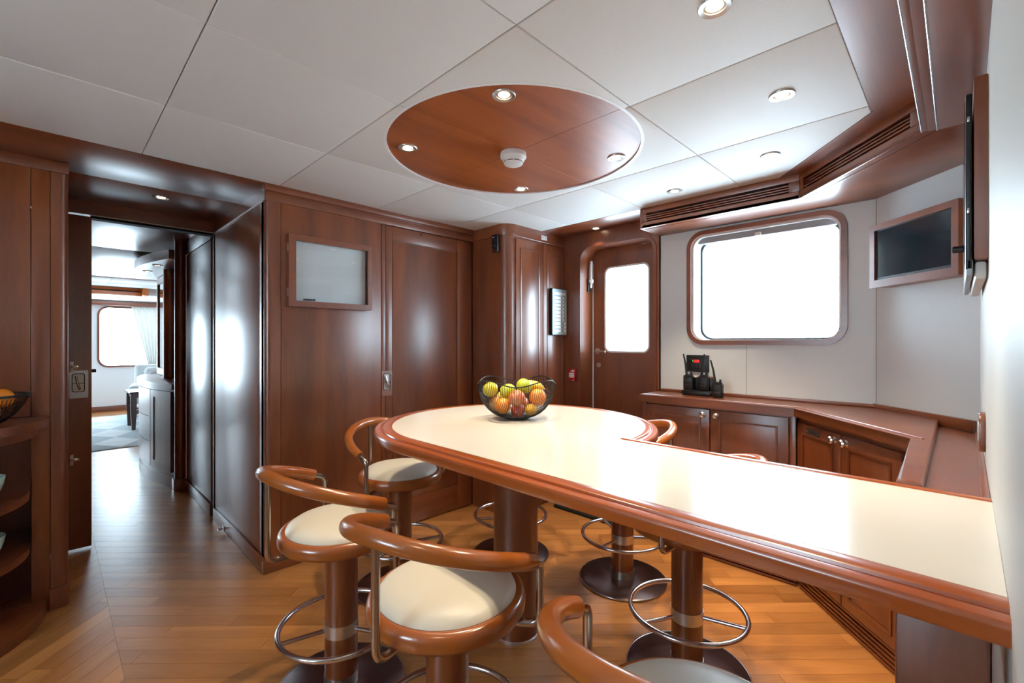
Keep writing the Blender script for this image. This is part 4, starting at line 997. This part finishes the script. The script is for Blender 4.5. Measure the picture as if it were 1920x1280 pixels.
# mesh bowl on it
mbx, mby, mbz = -2.90, -0.207, 0.931
mb = thing('mesh_bowl', 'dark mesh bowl of fruit on the half-round counter', 'bowl', (mbx, mby, mbz))
prof = [(0.05,0.0),(0.075,0.012),(0.105,0.04),(0.130,0.078),(0.150,0.124)]
b = B()
for k in range(64):
    a = 2*PI*k/64
    b.tube([(mbx+r*math.cos(a+z*1.5), mby+r*math.sin(a+z*1.5), mbz+0.002+z) for r, z in prof], 0.0011, 4, cap=False)
    b.tube([(mbx+r*math.cos(a-z*1.5), mby+r*math.sin(a-z*1.5), mbz+0.002+z) for r, z in prof], 0.0011, 4, cap=False)
obj('mesh', b, 'black_wire', mb)
obj('rim', B().lathe([(0.1475,0.118),(0.1525,0.118),(0.1535,0.128),(0.1475,0.128),(0.1475,0.118)], (mbx,mby,mbz), 48), 'black_plastic', mb)
obj('bowl_base', B().lathe([(0,0.0),(0.055,0.0),(0.058,0.006),(0,0.006)], (mbx,mby,mbz), 32), 'black_plastic', mb)
def shelf_fruit(label, cat, off, r, m):
    t = thing(cat, label, cat, (mbx+off[0], mby+off[1], mbz+off[2]), 'fruit in the mesh bowl')
    o = obj('flesh', B().ball((0,0,0), r, 24, 16, sz=0.95), m, None); o.parent = t
    s_ = obj('navel', B().lathe([(0,r*0.95-0.001),(r*0.08,r*0.95-0.001),(0,r*0.95+0.001)], (0,0,0), 10), 'dark_leg', None); s_.parent = t
shelf_fruit('orange resting on top in the mesh bowl', 'orange', (-0.005,0.062,0.110), 0.042, 'orange_peel')
shelf_fruit('brown-yellow mango low in the mesh bowl', 'mango', (0.058,0.030,0.058), 0.036, 'mango')
shelf_fruit('mango at the left of the mesh bowl', 'mango', (0.040,-0.050,0.060), 0.034, 'mango')
for z, lab in ((0.5905,'celadon bowl on the upper open shelf'), (0.3375,'celadon bowl on the lower open shelf')):
    t = thing('celadon_bowl', lab, 'bowl', (-2.93, -0.205, z), 'celadon bowls')
    obj('body', B().lathe([(0,0.006),(0.028,0.006),(0.030,0.0),(0.034,0.0),(0.036,0.008),(0.055,0.045),(0.068,0.085),(0.073,0.115),(0.070,0.115),(0.062,0.082),(0.048,0.045),(0.02,0.014),(0,0.012)], (-2.93,-0.205,z), 40), 'celadon', t)

# ---- bowed sideboard beyond the doorway
SBX0, SBX1, SBY = -4.89, -6.60, 0.90
def bow(e=0.0, n=24):
    pts = []
    for k in range(n+1):
        f = k/n; x = SBX0+(SBX1-SBX0)*f; s = math.sin(PI*f)
        pts.append((x, 0.775-0.135*s-e))
    return pts
sb = thing('bowed_sideboard', 'bow-fronted cherry sideboard with drawers in the passage', 'sideboard', (-5.7, 0.8, 0))
obj('carcass', B().prism(bow()+[(SBX1,SBY),(SBX0,SBY)], 0.10, 0.86), 'cherry_z', sb)
obj('plinth', B().prism(bow(0.012)+[(SBX1,SBY),(SBX0,SBY)], 0.0, 0.10, 0.004), 'cherry_x', sb)
obj('top', B().prism(bow(0.03)+[(SBX1,SBY),(SBX0,SBY)], 0.86, 0.915, 0.012, 3), 'cherry_x', sb)
def curved_front(name, f0, f1, z0, z1, e0, e1, parent):
    pts = []
    for k in range(9):
        f = f0+(f1-f0)*k/8; pts.append((SBX0+(SBX1-SBX0)*f, 0.775-0.135*math.sin(PI*f)))
    poly = [(x,y-e1) for x,y in pts]+[(x,y-e0) for x,y in reversed(pts)]
    return obj(name, B().prism(poly, z0, z1), 'cherry_z', parent)
dr = curved_front('door', 0.03, 0.27, 0.13, 0.84, -0.002, 0.012, sb)
for a in ((0.03,0.07,0.13,0.84),(0.23,0.27,0.13,0.84),(0.07,0.23,0.13,0.20),(0.07,0.23,0.78,0.84)): curved_front('door_frame', a[0], a[1], a[2], a[3], 0.010, 0.018, dr)
for z0, z1 in ((0.13,0.355),(0.36,0.585),(0.59,0.84)): curved_front('drawer', 0.285, 0.96, z0, z1, -0.002, 0.014, sb)
# tall glazed doors and column above it
gd = thing('glazed_doors', 'mirrored cherry door panels above the bowed sideboard', 'cabinet', (-5.7, 0.85, 0.92))
for x0, x1 in ((-5.42,-4.95),(-6.55,-5.80)):
    fr2 = obj('door_frame', B().ring(rrect(x0,x1,0.925,2.0,0.001,1), rrect(x0+0.05,x1-0.05,0.99,1.93,0.001,1), fy, 0.86, 0.89, 0.003), 'cherry_z', gd)
    obj('mirror_panel', B().box(x0+0.045, x1-0.045, 0.872, 0.878, 0.985, 1.935), 'mirror', fr2)
obj('column', B().cyl((-5.6,0.84), 0.055, 0.918, 2.0, 24), 'cherry_z', gd)
so2 = thing('bowed_soffit', 'bow-fronted cherry soffit above the sideboard', 'soffit', (-5.7, 0.85, 2.0))
obj('soffit_body', B().prism(bow(0.05)+[(SBX1,SBY),(SBX0,SBY)], 2.005, 2.085, 0.003), 'cherry_x', so2)
for f, lab in ((0.30,'near downlight under the bowed soffit'), (0.6,'far downlight under the bowed soffit')):
    downlight(SBX0+(SBX1-SBX0)*f, 0.775-0.10*math.sin(PI*f)+0.02, 2.004, lab, 'soffit downlights', 6)

# ---- salon furniture
rg = thing('salon_rug', 'pale blue-grey rug with triangle pattern in the salon', 'rug', (-8.8, 1.0, 0))
obj('rug_base', B().box(-10.4, -7.2, -1.6, 2.4, 0.001, 0.010, 0.003), 'rug_mid', rg)
for i in range(8):
    for j in range(8):
        x0, y0 = -10.36+i*0.39, -1.55+j*0.48
        poly = [(x0,y0),(x0+0.38,y0+0.24),(x0,y0+0.47)] if (i+j) % 2 else [(x0+0.38,y0),(x0,y0+0.24),(x0+0.38,y0+0.47)]
        obj('triangle', B().prism(poly, 0.009, 0.0115), 'rug_light', rg)
def armchair(loc, rz, label):
    M = Matrix.Translation(loc) @ Matrix.Rotation(rz, 4, 'Z')
    t = thing('armchair', label, 'armchair', loc, 'salon armchairs')
    obj('seat', B(M).box(-0.34, 0.36, -0.26, 0.26, 0.14, 0.44, 0.05, 4), 'upholstery', t)
    obj('backrest', B(M).box(-0.46, -0.28, -0.36, 0.36, 0.16, 0.88, 0.06, 4), 'upholstery', t)
    for s in (-1, 1):
        b = B(M); b.box(-0.42, 0.36, s*0.27 if s > 0 else -0.41, 0.41 if s > 0 else -0.27, 0.14, 0.56, 0.05, 4)
        obj('arm', b, 'upholstery', t)
        for xx in (-0.36, 0.30): obj('leg', B(M).lathe([(0,0),(0.018,0),(0.030,0.14),(0,0.14)], (xx, s*0.32, 0.012), 12), 'dark_leg', t)
    obj('cushion', B(M).box(-0.26, -0.10, -0.22, 0.22, 0.46, 0.84, 0.07, 4), 'upholstery', t)
    obj('throw', B(M).box(-0.10, 0.375, 0.255, 0.425, 0.17, 0.575, 0.05, 3), 'curtain', t)
armchair((-9.95, 1.35, 0), -0.15, 'white upholstered armchair under the salon window')
armchair((-7.65, 1.32, 0), 0.0, 'white armchair nearer the rug edge, half hidden by the sideboard')
st = thing('side_table', 'dark wooden side table with tapered legs on the salon rug', 'side table', (-8.75, 1.02, 0.012))
obj('table_top', B().box(-9.05, -8.45, 0.80, 1.40, 0.53, 0.56, 0.006), 'dark_leg', st)
obj('apron', B().box(-9.01, -8.49, 0.84, 1.36, 0.47, 0.53), 'dark_leg', st)
obj('lower_shelf', B().box(-9.0, -8.5, 0.85, 1.35, 0.31, 0.33), 'dark_leg', st)
for sx in (-9.0, -8.5):
    for sy in (0.85, 1.35):
        obj('leg', B(Matrix.Rotation(0,4,'Z')).lathe([(0,0.012),(0.030,0.012),(0.048,0.32),(0.048,0.53),(0,0.53)], (sx,sy,0), 4, a0=PI/4, a1=PI/4+2*PI), 'dark_leg', st)
cu = thing('curtain', 'pleated pale curtain tied back at the salon window', 'curtain', (XF+0.10, 1.6, 0.9))
b = B(); NZ, NU = 20, 60; v = []
for i in range(NZ+1):
    f = i/NZ; z = 1.95-1.13*f
    yl = 1.08+0.25*f**0.9; yr = 1.75-0.20*f
    for j in range(NU+1):
        u = j/NU; v.append((XF+0.07+0.018*math.sin(u*PI*16), yl+(yr-yl)*u, z))
b._add(v, [(i*(NU+1)+j, i*(NU+1)+j+1, (i+1)*(NU+1)+j+1, (i+1)*(NU+1)+j) for i in range(NZ) for j in range(NU)])
bmesh.ops.solidify(b.bm, geom=list(b.bm.faces), thickness=0.004)
obj('cloth', b, 'curtain', cu)
obj('tie_back', B().box(XF+0.045, XF+0.10, 1.31, 1.56, 0.815, 0.85, 0.004), 'curtain', cu)
